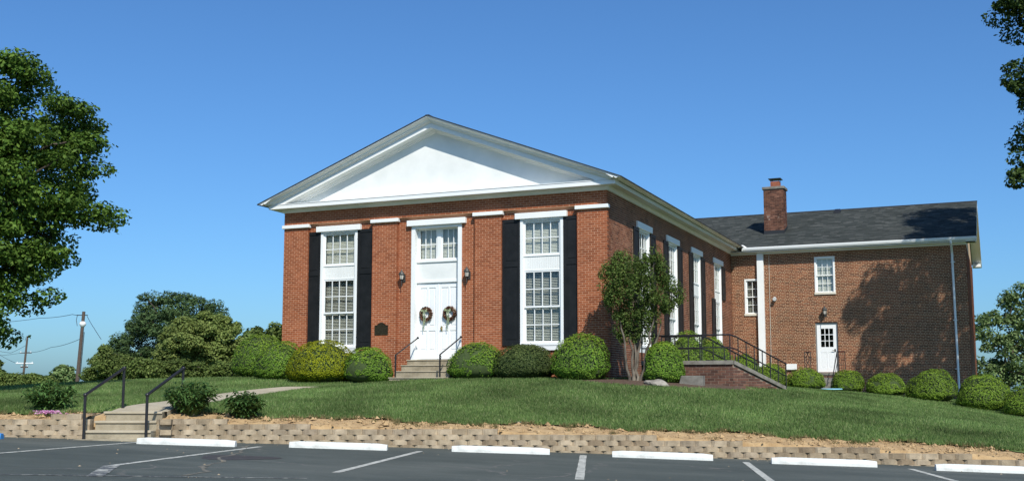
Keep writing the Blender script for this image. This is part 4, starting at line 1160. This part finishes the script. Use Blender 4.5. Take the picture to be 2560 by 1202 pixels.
vn = MB(); vn.add([ar(3.75,4.35,.02), ar(4.05,4.35,.02), ar(4.05,4.62,.02), ar(3.75,4.62,.02), ar(3.78,4.36,.13), ar(4.02,4.36,.13), ar(4.02,4.58,.15), ar(3.78,4.58,.15)], [(4,5,6,7),(0,1,5,4),(1,2,6,5),(2,3,7,6),(3,0,4,7)])
vn.build('roof_vent', M['iron'], annex)

# ------------------------------------------------------------------ side landing with stairs
K = cw(6.07, 30.3)                              # the corner where the stairs start
ld = empty('side_landing', (K.x-1, K.y, 0), 'brick landing and stairs with stone coping beside the church', 'stairs')
FL = Frame((K.x, K.y, 0), (1,0,0), (0,-1,0))
hd_ = R(55); D = Vector((math.cos(hd_), math.sin(hd_), 0)); Nn = Vector((D.y, -D.x, 0))
FD = Frame((K.x, K.y, 0), D, Nn)
ZC = .735; ZL = .50; LS = 1.85
mb = MB(); mb.fbox(FL, -2.6, 0, -.24, -.008, -.4, ZC-.115)
mb.prism([FD.p(.0,-.008,-.4), FD.p(LS,-.008,-.4), FD.p(LS,-.008,-.05), FD.p(.0,-.008,ZC-.115)], FD.N*-.22)
lw = mb.build('wall', M['mortar4'], ld)
blist = brick_list(FL, -2.6, .004, -.2, ZC-.118, .0745, .205, .014, 0, .02)
blist += brick_list(FD, .004, LS, -.2, ZC-.118, .0745, .205, .014, 0, .02, topf=lambda z: LS*(ZC-.125-z)/(ZC-.065), phase=.07)
emit([b + (True,) for b in blist], lw, M['brick4'], 300, .205, .0745, .014)
MB().fbox(FL, -2.6, .012, -.30, .05, ZC-.113, ZC).build('coping', M['greyconc'], ld, bevel=.01)
MB().prism([FD.p(.02,.05,ZC-.113), FD.p(LS+.12,.05,-.08), FD.p(LS+.12,.05,.03), FD.p(.02,.05,ZC)], FD.N*-.35).build('coping', M['greyconc'], ld, bevel=.01)
# landing slab and treads
MB().prism([(K.x-2.6,K.y+.3,.2),(K.x-.1,K.y+.3,.2),(K.x-.75,K.y+1.45,.2),(K.x-2.6,K.y+1.45,.2)], (0,0,ZL-.2)).build('landing', M['greyconc'], ld)
for i in range(4):
    MB().prism([FD.p(.05+.42*i,-.24,-.3), FD.p(.05+.42*(i+1)-.003,-.24,-.3), FD.p(.05+.42*(i+1)-.003,-1.35,-.3), FD.p(.05+.42*i,-1.35,-.3)], (0,0,.3+ZL-.125*(i+1))).build('tread', M['greyconc'], ld)
def ramp_rail(off, u0, label, nst):
    """rail along the landing then down the stairs; off = distance behind the stair edge"""
    top, midr = ZC+.71, ZC+.36
    pA = FD.p(0, -off, 0); start = Vector((u0, pA.y, 0))
    drop = (ZC+.0)/LS*1.0
    end = 2.15
    e = empty('stair_railing', (pA.x, pA.y, ZL), label, 'railing', 'black pipe railings on the landing stairs')
    for zz, r_ in ((top,.022),(midr,.018)):
        MB().tube([start+Vector((0,0,zz)), pA+Vector((0,0,zz)), FD.p(.25,-off,zz-.25*drop*.6), FD.p(end,-off,zz-end*drop*.92)], r_, 8).build('rail', M['iron'], e)
    k = 0; u = u0
    L1 = pA.x - u0
    for i in range(3):
        p = start.lerp(pA, i/3); MB().tube([p+Vector((0,0,ZL)), p+Vector((0,0,top))], .018, 6).build('post', M['iron'], e)
    for i in range(nst):
        a_ = (end-.02)*i/(nst-1); z = top - max(a_-.1,0)*drop*.92
        MB().tube([FD.p(a_,-off,z-.74), FD.p(a_,-off,z)], .016, 6).build('post', M['iron'], e)
ramp_rail(.10, K.x-2.6, 'black pipe railing on the near side of the landing stairs', 8)
ramp_rail(1.25, K.x-2.2, 'black pipe railing on the far side of the landing stairs', 6)
b0 = cw(4.76, 29.3); zz = Hs(4.76, 29.3)+.06
FB = Frame((b0.x, b0.y, zz), (1,0,0), (0,-1,0))
cb = MB(); cb.add([FB.p(-.36,0,-.1),FB.p(.30,0,-.1),FB.p(.30,-.3,-.1),FB.p(-.36,-.3,-.1),FB.p(-.28,0,.21),FB.p(.30,0,.21),FB.p(.30,-.3,.21),FB.p(-.24,-.3,.21)], [(0,3,2,1),(4,5,6,7),(0,1,5,4),(1,2,6,5),(2,3,7,6),(3,0,4,7)])
tag(cb.build('concrete_block', M['greyconc'], None, (b0.x,b0.y,zz), bevel=.012), 'grey concrete block lying beside the landing wall', 'block')
def rock(X, Y, rx, ry, rz, label):
    me = bpy.data.meshes.new('boulder'); import bmesh
    bm = bmesh.new(); bmesh.ops.create_icosphere(bm, subdivisions=3, radius=1)
    for v in bm.verts:
        c = v.co.copy(); k = 1 + .13*math.sin(c.x*4+1)*math.sin(c.y*5) + .1*math.sin(c.z*6+c.x*3) + random.uniform(-.02,.02)
        v.co = Vector((c.x*rx*k, c.y*ry*k, max(c.z, -.4)*rz*k))
    bm.to_mesh(me); bm.free()
    z = Hs(X, Y); p = cw(X, Y, z)
    me.transform(Matrix.Translation(p))
    tag(link_mesh('boulder', me, M['rock'], None, p), label, 'rock')
rock(3.75, 28.75, .34, .25, .16, 'flat pale boulder in front of the clipped shrub by the small tree')

# ------------------------------------------------------------------ planting
def wob(P, seed, f, n=5):
    r_ = np.random.default_rng(seed); o = np.zeros(len(P))
    for i in range(n):
        k = r_.normal(0, f, 3); o += np.sin(P @ k + r_.uniform(0, 6.28))
    return o/n
def shrub(X, Y, rx, h, m, label, n=9000, group=None, ry=None, seed=None, leaf=.05, squat=2.05, name='clipped_shrub', clump=.05):
    ry = ry or rx*.95; z0 = Hs(X, Y) - .04
    c = np.array(cw(X, Y, z0)); sd = seed or int(abs(X*131+Y*17))
    e = empty(name, tuple(c), label, 'shrub', group)
    def surf(d, k=1.0):
        # superellipsoid dome: widest a third of the way up
        q = (np.abs(d[:,0])**squat + np.abs(d[:,1])**squat + np.abs(d[:,2])**squat)**(-1/squat)
        p = d*q[:,None]
        zc = .27*h
        up = np.where(p[:,2] > 0, h-zc, zc)
        return np.stack([p[:,0]*rx*k, p[:,1]*ry*k, zc + p[:,2]*up*k], -1)
    d = rng.normal(0, 1, (n,3)); d /= np.linalg.norm(d, axis=1, keepdims=True)
    P = surf(d)
    nrm = d*np.array([1/rx,1/ry,1.6/h]); nrm /= np.linalg.norm(nrm, axis=1, keepdims=True)
    w = wob(P, sd, 9.0, 7)*clump*1.5 + wob(P, sd+1, 2.4, 4)*.10 + wob(P, sd+2, 22.0, 6)*clump*.9
    P = P + nrm*(w*1.0 - rng.exponential(.014, n) + (rng.uniform(0,1,n) > .985)*rng.uniform(.02,.07,n))[:,None]
    yaw = PSI; Rm = np.array([[math.cos(yaw),-math.sin(yaw),0],[math.sin(yaw),math.cos(yaw),0],[0,0,1]])
    P = P @ Rm.T + c; nrm = nrm @ Rm.T
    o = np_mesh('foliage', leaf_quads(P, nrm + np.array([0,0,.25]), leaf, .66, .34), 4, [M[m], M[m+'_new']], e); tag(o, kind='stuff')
    # paler upward leaves: new shoots, with sunlight on the tops painted in
    sunlit_shoot = rng.uniform(0, 1, n) < np.clip((nrm[:,2]-.25)*1.1 + wob(P, sd+5, 3.0, 4)*.25, .04, .85)
    o.data.polygons.foreach_set('material_index', sunlit_shoot.astype(np.int32))
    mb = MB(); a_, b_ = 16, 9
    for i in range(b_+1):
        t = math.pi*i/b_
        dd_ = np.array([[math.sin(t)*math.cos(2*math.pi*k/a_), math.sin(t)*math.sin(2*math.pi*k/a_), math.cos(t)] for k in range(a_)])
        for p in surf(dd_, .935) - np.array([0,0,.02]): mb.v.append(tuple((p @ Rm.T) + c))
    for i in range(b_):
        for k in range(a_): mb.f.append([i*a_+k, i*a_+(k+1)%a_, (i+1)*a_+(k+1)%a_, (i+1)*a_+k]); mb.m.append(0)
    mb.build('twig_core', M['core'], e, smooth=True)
    return e
g1 = 'clipped shrubs along the church front'
def at(px, Y): return (px-1280)/2745*Y
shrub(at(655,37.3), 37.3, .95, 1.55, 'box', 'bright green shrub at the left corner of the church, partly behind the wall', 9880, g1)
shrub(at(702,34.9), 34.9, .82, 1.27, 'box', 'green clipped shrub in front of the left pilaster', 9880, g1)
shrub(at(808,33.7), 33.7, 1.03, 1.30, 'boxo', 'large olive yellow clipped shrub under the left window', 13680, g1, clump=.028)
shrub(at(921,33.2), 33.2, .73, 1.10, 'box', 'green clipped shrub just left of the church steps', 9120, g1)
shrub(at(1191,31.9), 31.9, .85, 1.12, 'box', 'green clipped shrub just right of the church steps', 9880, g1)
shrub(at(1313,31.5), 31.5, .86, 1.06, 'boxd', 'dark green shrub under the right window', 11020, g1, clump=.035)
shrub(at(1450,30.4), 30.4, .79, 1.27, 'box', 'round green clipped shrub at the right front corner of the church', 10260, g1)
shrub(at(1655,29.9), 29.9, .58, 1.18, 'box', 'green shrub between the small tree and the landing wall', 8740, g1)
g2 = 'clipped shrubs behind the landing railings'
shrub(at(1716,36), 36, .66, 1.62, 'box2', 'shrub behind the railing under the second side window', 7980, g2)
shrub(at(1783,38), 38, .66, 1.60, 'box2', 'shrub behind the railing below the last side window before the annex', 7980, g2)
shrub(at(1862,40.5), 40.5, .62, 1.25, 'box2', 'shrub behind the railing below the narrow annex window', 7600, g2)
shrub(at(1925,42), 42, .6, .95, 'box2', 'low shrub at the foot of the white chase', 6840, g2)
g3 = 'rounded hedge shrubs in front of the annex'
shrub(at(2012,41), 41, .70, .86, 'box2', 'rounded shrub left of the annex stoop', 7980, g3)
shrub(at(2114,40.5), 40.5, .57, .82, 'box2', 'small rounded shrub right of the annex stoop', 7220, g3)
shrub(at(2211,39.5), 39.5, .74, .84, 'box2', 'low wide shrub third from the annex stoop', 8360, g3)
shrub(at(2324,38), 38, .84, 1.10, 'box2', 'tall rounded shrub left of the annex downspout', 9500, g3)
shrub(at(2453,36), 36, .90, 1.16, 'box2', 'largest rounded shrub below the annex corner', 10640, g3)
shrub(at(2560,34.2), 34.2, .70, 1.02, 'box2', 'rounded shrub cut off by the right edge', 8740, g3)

def limb(mb, a, b, r0, r1, seg=5, wob_=.12, sides=7):
    a, b = Vector(a), Vector(b); pts_ = []; l = (b-a).length
    for i in range(seg+1):
        t = i/seg; p = a.lerp(b, t)
        if 0 < i < seg: p += Vector((random.uniform(-1,1), random.uniform(-1,1), random.uniform(-.5,.9)))*wob_*l*.35
        pts_.append(p)
    mb.tube(pts_, [r0+(r1-r0)*i/seg for i in range(seg+1)], sides)
    return pts_
def clump_leaves(centers, radii, per, size, flat=.62, jit=.5, aspect=.6, shell=.55, up=.6):
    C = np.repeat(np.asarray(centers), per, 0); Rr = np.repeat(np.asarray(radii), per)
    n = len(C); d = rng.normal(0, 1, (n,3)); d /= np.linalg.norm(d, axis=1, keepdims=True)
    q = rng.uniform(shell**3, 1.0, n)**(1/3) * (1+.13*rng.normal(0,1,n)*(rng.uniform(0,1,n) > .7))
    P = C + d*(Rr*q)[:,None]*np.array([1,1,flat])
    return leaf_quads(P, d*np.array([.6,.6,1]) + np.array([0,0,up]), size, aspect, jit)
def inside(poly, x, y):
    r_ = np.zeros(len(x), bool); j = len(poly)-1
    for i in range(len(poly)):
        xi, yi = poly[i]; xj, yj = poly[j]
        m_ = ((yi > y) != (yj > y)) & (x < (xj-xi)*(y-yi)/(yj-yi+1e-12)+xi); r_ ^= m_; j = i
    return r_
def edge_dist(poly, x, y):
    dm = np.full(len(x), 1e9)
    for i in range(len(poly)):
        a = np.array(poly[i]); b = np.array(poly[(i+1) % len(poly)]); ab = b-a; t = np.clip(((x-a[0])*ab[0]+(y-a[1])*ab[1])/(ab@ab+1e-9), 0, 1)
        dm = np.minimum(dm, np.hypot(x-a[0]-t*ab[0], y-a[1]-t*ab[1]))
    return dm
def tree(name, poly, Y0, n_cl, rad, per, size, m, label, trunk, depth=1.0, group=None, cat='tree', bark='bark', flat=.62, tr=.25, aspect=.6, up=.5, jit=.5, limbs=14, minr=.5, keep=1.0, maxdepth=6):
    """crown outline is given in metres (X, z) at distance Y0; the crown is as deep as it is wide there"""
    xs_ = np.array([p[0] for p in poly]); zs_ = np.array([p[1] for p in poly])
    cen = []; rr = []
    tries = 0
    while len(cen) < n_cl and tries < 400:
        tries += 1
        x = rng.uniform(xs_.min(), xs_.max(), 400); z = rng.uniform(zs_.min(), zs_.max(), 400)
        ok = inside(poly, x, z); ed = edge_dist(poly, x, z)
        r_ = rng.uniform(rad[0], rad[1], 400)
        ok &= ed > r_*minr
        for i in np.where(ok)[0]:
            dm = min(ed[i]*depth + r_[i]*.4, maxdepth)
            y = Y0 + rng.uniform(-1, 1)*dm
            p = np.array([x[i], y, z[i]])
            if cen and rng.uniform() < .8 and np.min(np.linalg.norm(np.array(cen[-160:])-p, axis=1)) < r_[i]*.7: continue
            cen.append(p); rr.append(r_[i])
            if len(cen) >= n_cl: break
    cen = np.array(cen); rr = np.array(rr)
    Wc = cwn(cen[:,0], cen[:,1], cen[:,2])
    base = cw(trunk[0], trunk[1], trunk[2])
    e = empty(name, base, label, cat, group)
    V = clump_leaves(Wc, rr, per, size, flat, jit, aspect, up=up)
    o = np_mesh('crown', V, 4, M[m], e); tag(o, kind='stuff')
    mb = MB(); top = cw(trunk[3], trunk[4], trunk[5])
    limb(mb, base - Vector((0,0,.3)), top, tr, tr*.5, 7, .05, 10)
    idx = rng.choice(len(Wc), min(limbs, len(Wc)), replace=False)
    for i in idx:
        t = Vector(Wc[i]); f = random.uniform(.45, 1.0); s = base.lerp(top, f)
        limb(mb, s, t, tr*.30, tr*.06, 6, .18, 5)
    mb.build('trunk', M[bark], e, smooth=True)
    return e, Wc
def pz(px, py, Y): return ((px-1280)/2745*Y, (967-py)/2745*Y)

# big maple at the left edge
Yt = 30.0
pol = [pz(*q, Yt) for q in [(0,95),(28,100),(90,145),(104,190),(80,228),(112,212),(141,190),(205,236),(219,262),(243,322),(235,362),(259,398),(275,434),(227,462),(263,490),(305,540),(295,574),(221,584),(156,575),(203,612),(195,668),(141,695),(137,742),(116,776),(118,806),(60,825),(24,872),(-60,880),(-200,820),(-420,800),(-620,650),(-720,400),(-640,120),(-480,-120),(-250,-150),(-90,60)]]
tree('maple_tree', pol, Yt, 760, (.36,.76), 270, .125, 'maple', 'large leafy maple tree at the left edge', (at(-330,30), 30.5, -.3, at(-300,30), 30.2, 6.5), 1.0, tr=.38, limbs=46, flat=.55, maxdepth=4.5, minr=.6)
# tree on the right whose twigs enter the frame and whose shade falls on the annex
Yr = 35.0
pol = [pz(*q, Yr) for q in [(2524,-60),(2537,20),(2564,55),(2584,110),(2547,140),(2529,180),(2544,225),(2569,250),(2559,300),(2539,345),(2499,365),(2524,400),(2489,440),(2499,468),(2549,480),(2620,470),(2720,500),(2800,490),(3150,430),(3260,60),(3200,-250),(3000,-520),(2880,-620),(2800,-520),(2750,-330),(2715,-200),(2620,-120)]]
tree('oak_tree', pol, Yr, 400, (.32,.68), 230, .15, 'oak', 'dark leafed oak branches entering at the right edge', (at(2740,35.2), 35.2, -.9, at(2735,35), 35.0, 10.5), 1.0, tr=.2, limbs=30, flat=.6, maxdepth=3.4, minr=.7)
# small multi-stemmed tree at the church corner
Ym = 29.9
pol = [pz(*q, Ym) for q in [(1500,705),(1508,662),(1535,648),(1552,622),(1578,640),(1600,628),(1620,640),(1640,622),(1660,655),(1668,690),(1700,705),(1706,742),(1690,765),(1662,775),(1640,800),(1622,846),(1600,832),(1580,866),(1552,856),(1532,820),(1536,780),(1500,752),(1515,728)]]
mt, Wc = tree('crape_myrtle', pol, Ym, 235, (.08,.19), 125, .06, 'myrtle', 'small multi-stemmed tree with dense crown at the church corner', (at(1584,Ym), Ym, .12, at(1592,Ym), Ym, 2.3), 1.0, tr=.04, bark='palebark', limbs=34, flat=1.45, maxdepth=.85, minr=.1)
for bx, tx, tz in ((1573,1548,1.75),(1580,1576,1.9),(1590,1592,1.8),(1598,1632,1.9),(1603,1655,1.75),(1583,1612,2.2)):
    mb = MB(); limb(mb, cw(at(bx,Ym), Ym+random.uniform(-.12,.12), .05), cw(at(tx,Ym), Ym+random.uniform(-.4,.4), tz), .045, .022, 8, .07, 8)
    mb.build('stem', M['palebark'], mt, smooth=True)

# background planting on the left
pol = [pz(*q, 78) for q in [(268,930),(262,868),(300,820),(322,782),(345,748),(372,722),(398,728),(420,716),(430,738),(446,712),(466,708),(480,728),(505,738),(520,736),(545,752),(572,775),(585,840),(590,930)]]
tree('pine_tree', pol, 78, 260, (.4,.8), 170, .28, 'pine', 'dark pine trees massed behind the pale round tree', (at(430,78),78,-1.5,at(430,78),78,5.5), .8, tr=.3, limbs=20, flat=.6, aspect=.28, maxdepth=4, minr=.5, group='trees beyond the lawn')
pol = [pz(*q, 66) for q in [(392,930),(385,880),(398,835),(430,802),(470,786),(510,778),(550,784),(585,800),(608,822),(618,856),(612,905),(600,935)]]
tree('oak_tree', pol, 66, 240, (.3,.6), 190, .17, 'willow', 'pale green rounded tree left of the church', (at(510,66),66,-1.2,at(510,66),66,3.5), .9, tr=.2, limbs=26, flat=.6, maxdepth=3.4, minr=.4, group='trees beyond the lawn')
pol = [pz(*q, 95) for q in [(600,860),(612,832),(640,815),(665,832),(690,805),(712,800),(712,870),(640,880)]]
tree('broadleaf_tree', pol, 95, 60, (.5,.9), 110, .36, 'scrub', 'green tree top between the round tree and the church wall', (at(660,95),95,-2,at(660,95),95,4), .8, tr=.2, limbs=8, maxdepth=3, group='trees beyond the lawn')
pol = [pz(*q, 62) for q in [(205,955),(225,920),(250,880),(262,850),(280,880),(330,885),(365,893),(420,905),(470,893),(520,915),(560,900),(610,905),(620,952),(400,956)]]
tree('scrub_thicket', pol, 62, 260, (.25,.5), 150, .15, 'scrub', 'wild shrub thicket at the foot of the pines', (at(400,62),62,-1,at(400,62),62,1), .8, tr=.08, limbs=24, maxdepth=2.5, minr=.3, cat='shrubs')
pol = [pz(*q, 56) for q in [(-60,985),(-60,930),(0,930),(40,935),(80,930),(110,942),(135,938),(150,955),(150,985)]]
tree('hedge', pol, 56, 190, (.22,.42), 140, .13, 'scrub', 'rough green hedge at the far left', (at(40,56),56,-1.2,at(40,56),56,.2), .9, tr=.05, limbs=10, maxdepth=1.6, minr=.3, cat='hedge')
pol = [pz(*q, 130) for q in [(136,968),(140,935),(150,918),(168,910),(182,922),(192,940),(192,968)]]
tree('broadleaf_tree', pol, 130, 60, (.5,.9), 90, .42, 'pale', 'small hazy tree beside the utility pole', (at(165,130),130,-4,at(165,130),130,1), .9, tr=.2, limbs=8, maxdepth=2.5, minr=.3, group='trees beyond the lawn')
pol = [pz(*q, 90) for q in [(-40,945),(-40,890),(-5,893),(6,905),(10,925),(6,945)]]
tree('broadleaf_tree', pol, 90, 24, (.4,.7), 90, .34, 'scrub', 'green tree top at the left edge above the hedge', (at(-20,90),90,-3,at(-20,90),90,1), .9, tr=.15, limbs=6, maxdepth=2, minr=.3, group='trees beyond the lawn')
# background on the right
pol = [pz(*q, 66) for q in [(2425,980),(2430,770),(2452,776),(2470,772),(2480,758),(2492,780),(2505,800),(2500,760),(2512,735),(2540,714),(2570,700),(2640,690),(2720,760),(2740,980)]]
tree('broadleaf_tree', pol, 66, 250, (.3,.6), 85, .2, 'pale', 'loose young leafed tree behind the annex corner', (at(2505,66),66,-2.5,at(2530,66),66,3.2), .7, tr=.16, limbs=34, flat=.7, maxdepth=2.2, minr=.3, group='trees beyond the lawn')

# peonies, phlox
def peony(X, Y, rx, h, label, n=420):
    z0 = Hs(X, Y); c = cw(X, Y, z0)
    e = empty('peony', c, label, 'plant', 'peony plants above the retaining wall')
    stm = MB(); P = []; Nn_ = []
    V = []
    for i in range(80):
        a = random.uniform(0, 2*math.pi); s = math.sqrt(random.uniform(.0,1))
        tipx, tipy = s*rx*math.cos(a), s*rx*.8*math.sin(a); hh = h*(1-.42*s*s)*random.uniform(.8,1.05)
        p0 = Vector((c.x+tipx*.2, c.y+tipy*.2, z0-.03)); p1 = Vector((c.x+tipx, c.y+tipy, z0+hh))
        stm.tube([p0, p0.lerp(p1,.55)+Vector((0,0,.05)), p1], [.008,.006,.004], 5)
        for k in range(17):
            f = random.uniform(.25,1.02); b = p0.lerp(p1, f)
            dr_ = Vector((random.gauss(0,1), random.gauss(0,1), random.uniform(-.25,.65))).normalized()
            l = random.uniform(.10,.17); w = l*.17; t = b + dr_*l - Vector((0,0,l*.35)); m_ = b + dr_*l*.5
            sd = dr_.cross(Vector((0,0,1))).normalized()*w
            V += [b, m_+sd, t, m_-sd]
    stm.build('stems', M['scrub'], e)
    o = np_mesh('leaves', np.array([tuple(v) for v in V]), 4, M['peony'], e); tag(o, kind='stuff')
peony(at(133,22.6), 22.65, .62, .62, 'leafy peony left of the lot steps, behind pink flowers')
peony(at(482,22.3), 22.35, .60, .70, 'large leafy peony right of the lot steps')
peony(at(614,22.3), 22.30, .42, .56, 'smaller peony further right, drooping over the block wall')
X, Y = at(133,21.95), 21.95; c = cw(X, Y, Hs(X,Y))
ph = empty('phlox', c, 'patch of pink creeping phlox on the soil in front of the left peony', 'flowers')
n = 420; P = np.stack([c.x+rng.normal(0,.13,n), c.y+rng.normal(0,.07,n), c.z+.05+rng.uniform(0,.06,n)], -1)
tag(np_mesh('petals', leaf_quads(P, np.tile([[0,-.3,1.0]],(n,1)), .035, .9, .5), 4, M['phlox'], ph), kind='stuff')
n = 300; P = np.stack([c.x+rng.normal(0,.15,n), c.y+rng.normal(0,.08,n), c.z+.01+rng.uniform(0,.05,n)], -1)
tag(np_mesh('leaves', leaf_quads(P, np.tile([[0,-.3,1.0]],(n,1)), .04, .3, .7), 4, M['scrub'], ph), kind='stuff')

# blue plastic lid on the grass, yellow leaf on the coping
X, Y = at(2074,39.6), 39.6; z = Hs(X,Y); p = cw(X,Y,z)
lid = MB(); lid.lathe((p.x,p.y,p.z+.05), [(.36,0),(.38,.015),(.38,.035),(.35,.05),(.33,.042),(.1,.045)], 22)
tag(lid.build('plastic_lid', M['bluelid'], None, (p.x,p.y,p.z), smooth=True), 'pale blue round plastic lid on the grass by the annex stoop', 'lid')

# mulch bed around the corner
mb = MB(); ring = []
for X, Y in [(1.6,29.9),(2.3,28.9),(3.2,28.45),(4.4,28.5),(5.6,28.85),(6.6,29.7),(6.4,30.6),(5,30.8),(3.6,31),(2.7,30.7)]: ring.append((X,Y))
cX = sum(p[0] for p in ring)/len(ring); cY = sum(p[1] for p in ring)/len(ring)
N = len(ring); NR = 7
for r_ in range(NR+1):
    f = r_/NR
    for i in range(N*4):
        k = i/4; a = ring[int(k) % N]; b = ring[(int(k)+1) % N]; t = k-int(k)
        X = cX+(a[0]+(b[0]-a[0])*t-cX)*f; Y = cY+(a[1]+(b[1]-a[1])*t-cY)*f
        mb.v.append(tuple(cw(X, Y, Hs(X,Y)+ .03*(1-f**6)+.006)))
for r_ in range(NR):
    for i in range(N*4): mb.f.append([r_*N*4+i, r_*N*4+(i+1)%(N*4), (r_+1)*N*4+(i+1)%(N*4), (r_+1)*N*4+i]); mb.m.append(0)
tag(mb.build('mulch_bed', M['mulch'], smooth=True), 'brown mulch bed under the small tree', kind='structure')

# ------------------------------------------------------------------ grass
def grass(name, X, Y, hmin, hmax, w, m, label):
    n = len(X); Z = H(X, Y) - .005
    P = cwn(X, Y, Z); h = rng.uniform(hmin, hmax, n); a = rng.uniform(0, 2*np.pi, n)
    t = np.stack([np.cos(a), np.sin(a), np.zeros(n)], -1)*(w*rng.uniform(.7,1.4,n))[:,None]
    lean = np.stack([rng.normal(0,.35,n), rng.normal(0,.35,n), np.ones(n)], -1)*h[:,None]
    V = np.stack([P-t, P+t, P+lean], 1).reshape(-1, 3)
    o = np_mesh(name, V, 3, M[m]); tag(o, label, 'grass', kind='stuff'); return o
def on_path(X, Y, m=.60):
    k = np.zeros(len(X), bool)
    for i in range(0, len(PATH)): k |= np.hypot(X-PATH[i,0], Y-PATH[i,1]) < m
    return k
n = 620000
Y = 21 + 19*rng.uniform(0,1,n)**1.35; X = rng.uniform(-1,1,n)*(Y*.52)
d = (Y - Yw(X)) - soil_edge(X); k = d > rng.uniform(-.10,.14,n)
wp = cwn(X, Y, 0*X)
k &= ~on_path(X, Y) & ~((wp[:,0] > -W-.1) & (wp[:,0] < .1) & (wp[:,1] > -.05)) & ~((wp[:,1] > L-2.5) & (wp[:,0] > 0))
X, Y = X[k], Y[k]; k = ~inside(ring, X, Y); X, Y = X[k], Y[k]
grass('grass', X, Y, .035, .085, .009, 'grass', 'fine green grass blades covering the lawn')
n = 60000; X = rng.uniform(-24,-8,n); Y = rng.uniform(36,50,n); k = np.abs(X) < Y*.52; grass('grass', X[k], Y[k], .05, .11, .02, 'grass', 'grass of the far left lawn behind the path')
# tufts at the ragged soil edge
tx = rng.uniform(-10.5,10.5,170); ty = Yw(tx) + soil_edge(tx) - rng.exponential(.16,170)
X = np.repeat(tx, 26)+rng.normal(0,.05,170*26); Y = np.repeat(ty, 26)+rng.normal(0,.04,170*26); k = (Y-Yw(X) > .1) & ~((X > -8.4) & (X < -6.8)); grass('grass_tufts', X[k], Y[k], .03, .10, .006, 'drygrass', 'dry grass tufts on the bare soil strip')
# soil clods
n = 2600; X = rng.uniform(-10.6,10.6,n); Y = Yw(X)+rng.uniform(.12,1.0,n)*soil_edge(X); k = ~((X > -8.3) & (X < -6.8)); X, Y = X[k], Y[k]; n = len(X)
P = cwn(X, Y, H(X,Y)); s = rng.exponential(.012, n)+.006
oct_ = np.array([[1,0,0],[0,1,0],[-1,0,0],[0,-1,0],[0,0,.8],[0,0,-.6]]); tri = [(0,1,4),(1,2,4),(2,3,4),(3,0,4)]
V = np.concatenate([np.stack([P+oct_[i]*s[:,None]*rng.uniform(.7,1.3,(n,1)) for i in t], 1) for t in tri], 0).reshape(-1,3)
tag(np_mesh('soil_clods', V, 3, M['soil']), 'small clods on the bare soil strip', 'soil', kind='stuff')

# ------------------------------------------------------------------ utility poles and wires
def pole(X0, Xt, Y, z0, zt, r, label):
    a = cw(X0,Y,z0); b = cw(Xt,Y,zt); e = empty('utility_pole', a, label, 'utility pole', 'wooden utility poles')
    MB().tube([a, a.lerp(b,.5), b], [r, r*.88, r*.74], 10).build('shaft', M['wood'], e); return e, a, b
e1, a1, b1 = pole(at(193,90), at(208,90), 90, -3.2, 6.17, .17, 'near wooden utility pole with white domed lamp')
t1 = lambda py: a1.lerp(b1, ((967-py)/2745*90+3.2)/(6.17+3.2))
lp = t1(806); MB().lathe(lp+Vector((0,0,-.28)), [(.12,-.12),(.2,-.02),(.27,.1),(.27,.2),(.18,.34),(.04,.38)], 12).build('lamp_dome', M['ceramic'], e1, smooth=True)
ar_ = MB(); p = t1(788); d_ = Vector((cP,sP,0)); ar_.tube([p-d_*.55, p+d_*.35], .035, 5); ar_.build('crossarm', M['iron'], e1)
MB().tube([t1(830)+d_*.19, t1(950)+d_*.2], .03, 5).build('conduit', M['iron'], e1)
e2, a2, b2 = pole(at(58,170), at(70,170), 170, -5, 7.86, .19, 'far wooden utility pole with crossarms')
t2 = lambda py: a2.lerp(b2, ((967-py)/2745*170+5)/(7.86+5))
for py, l, mt_ in ((908,1.35,'ceramic'),(917,.55,'wood'),(882,.9,'wood')):
    p = t2(py); MB().tube([p-d_*l, p+d_*l], .07 if py < 900 else .11, 5).build('crossarm', M[mt_], e2)
    for s in (-.85, .85): MB().tube([p+d_*l*s, p+d_*l*s+Vector((0,0,.28))], .06, 5).build('insulator', M['ceramic'], e2)
def wire(pts_, label, r=.022):
    P_ = []
    for i in range(len(pts_)-1):
        a, b = pts_[i], pts_[i+1]
        for k in range(9):
            t = k/8; p = a.lerp(b, t); p.z -= 4*t*(1-t)*(b-a).length*.004; P_.append(p)
    tag(MB().tube(P_, r, 4).build('power_line', M['wire'], None, tuple(P_[0])), label, 'wire', 'overhead wires')
def wp_(px, py, Y): return cw(at(px,Y), Y, (967-py)/2745*Y)
wire([t1(788)-d_*.5, wp_(180,786,92), wp_(100,795,110), wp_(-60,808,140)], 'upper wire running left from the near utility pole')
wire([t1(846), wp_(130,868,120), wp_(70,880,170), wp_(-40,892,190)], 'lower wire joining the two utility poles')
wire([t1(790)+d_*.3, wp_(235,820,80), wp_(254,848,78)], 'wire from the near pole down towards the pines')
wire([t1(788)-d_*.5, wp_(190,800,90), wp_(193,815,90)], 'loose service drop hanging beside the near pole', .03)
wire([t2(862), wp_(30,882,185), wp_(-40,868,210)], 'sagging wire left of the far utility pole', .03)
wire([t2(908)-d_*1.2, wp_(0,885,190), wp_(-40,880,200)], 'wire leaving the crossarm of the far pole', .03)

scene.cycles.samples = 96
print('objects', len(bpy.data.objects), 'tris', sum(len(m_.polygons) for m_ in bpy.data.meshes))
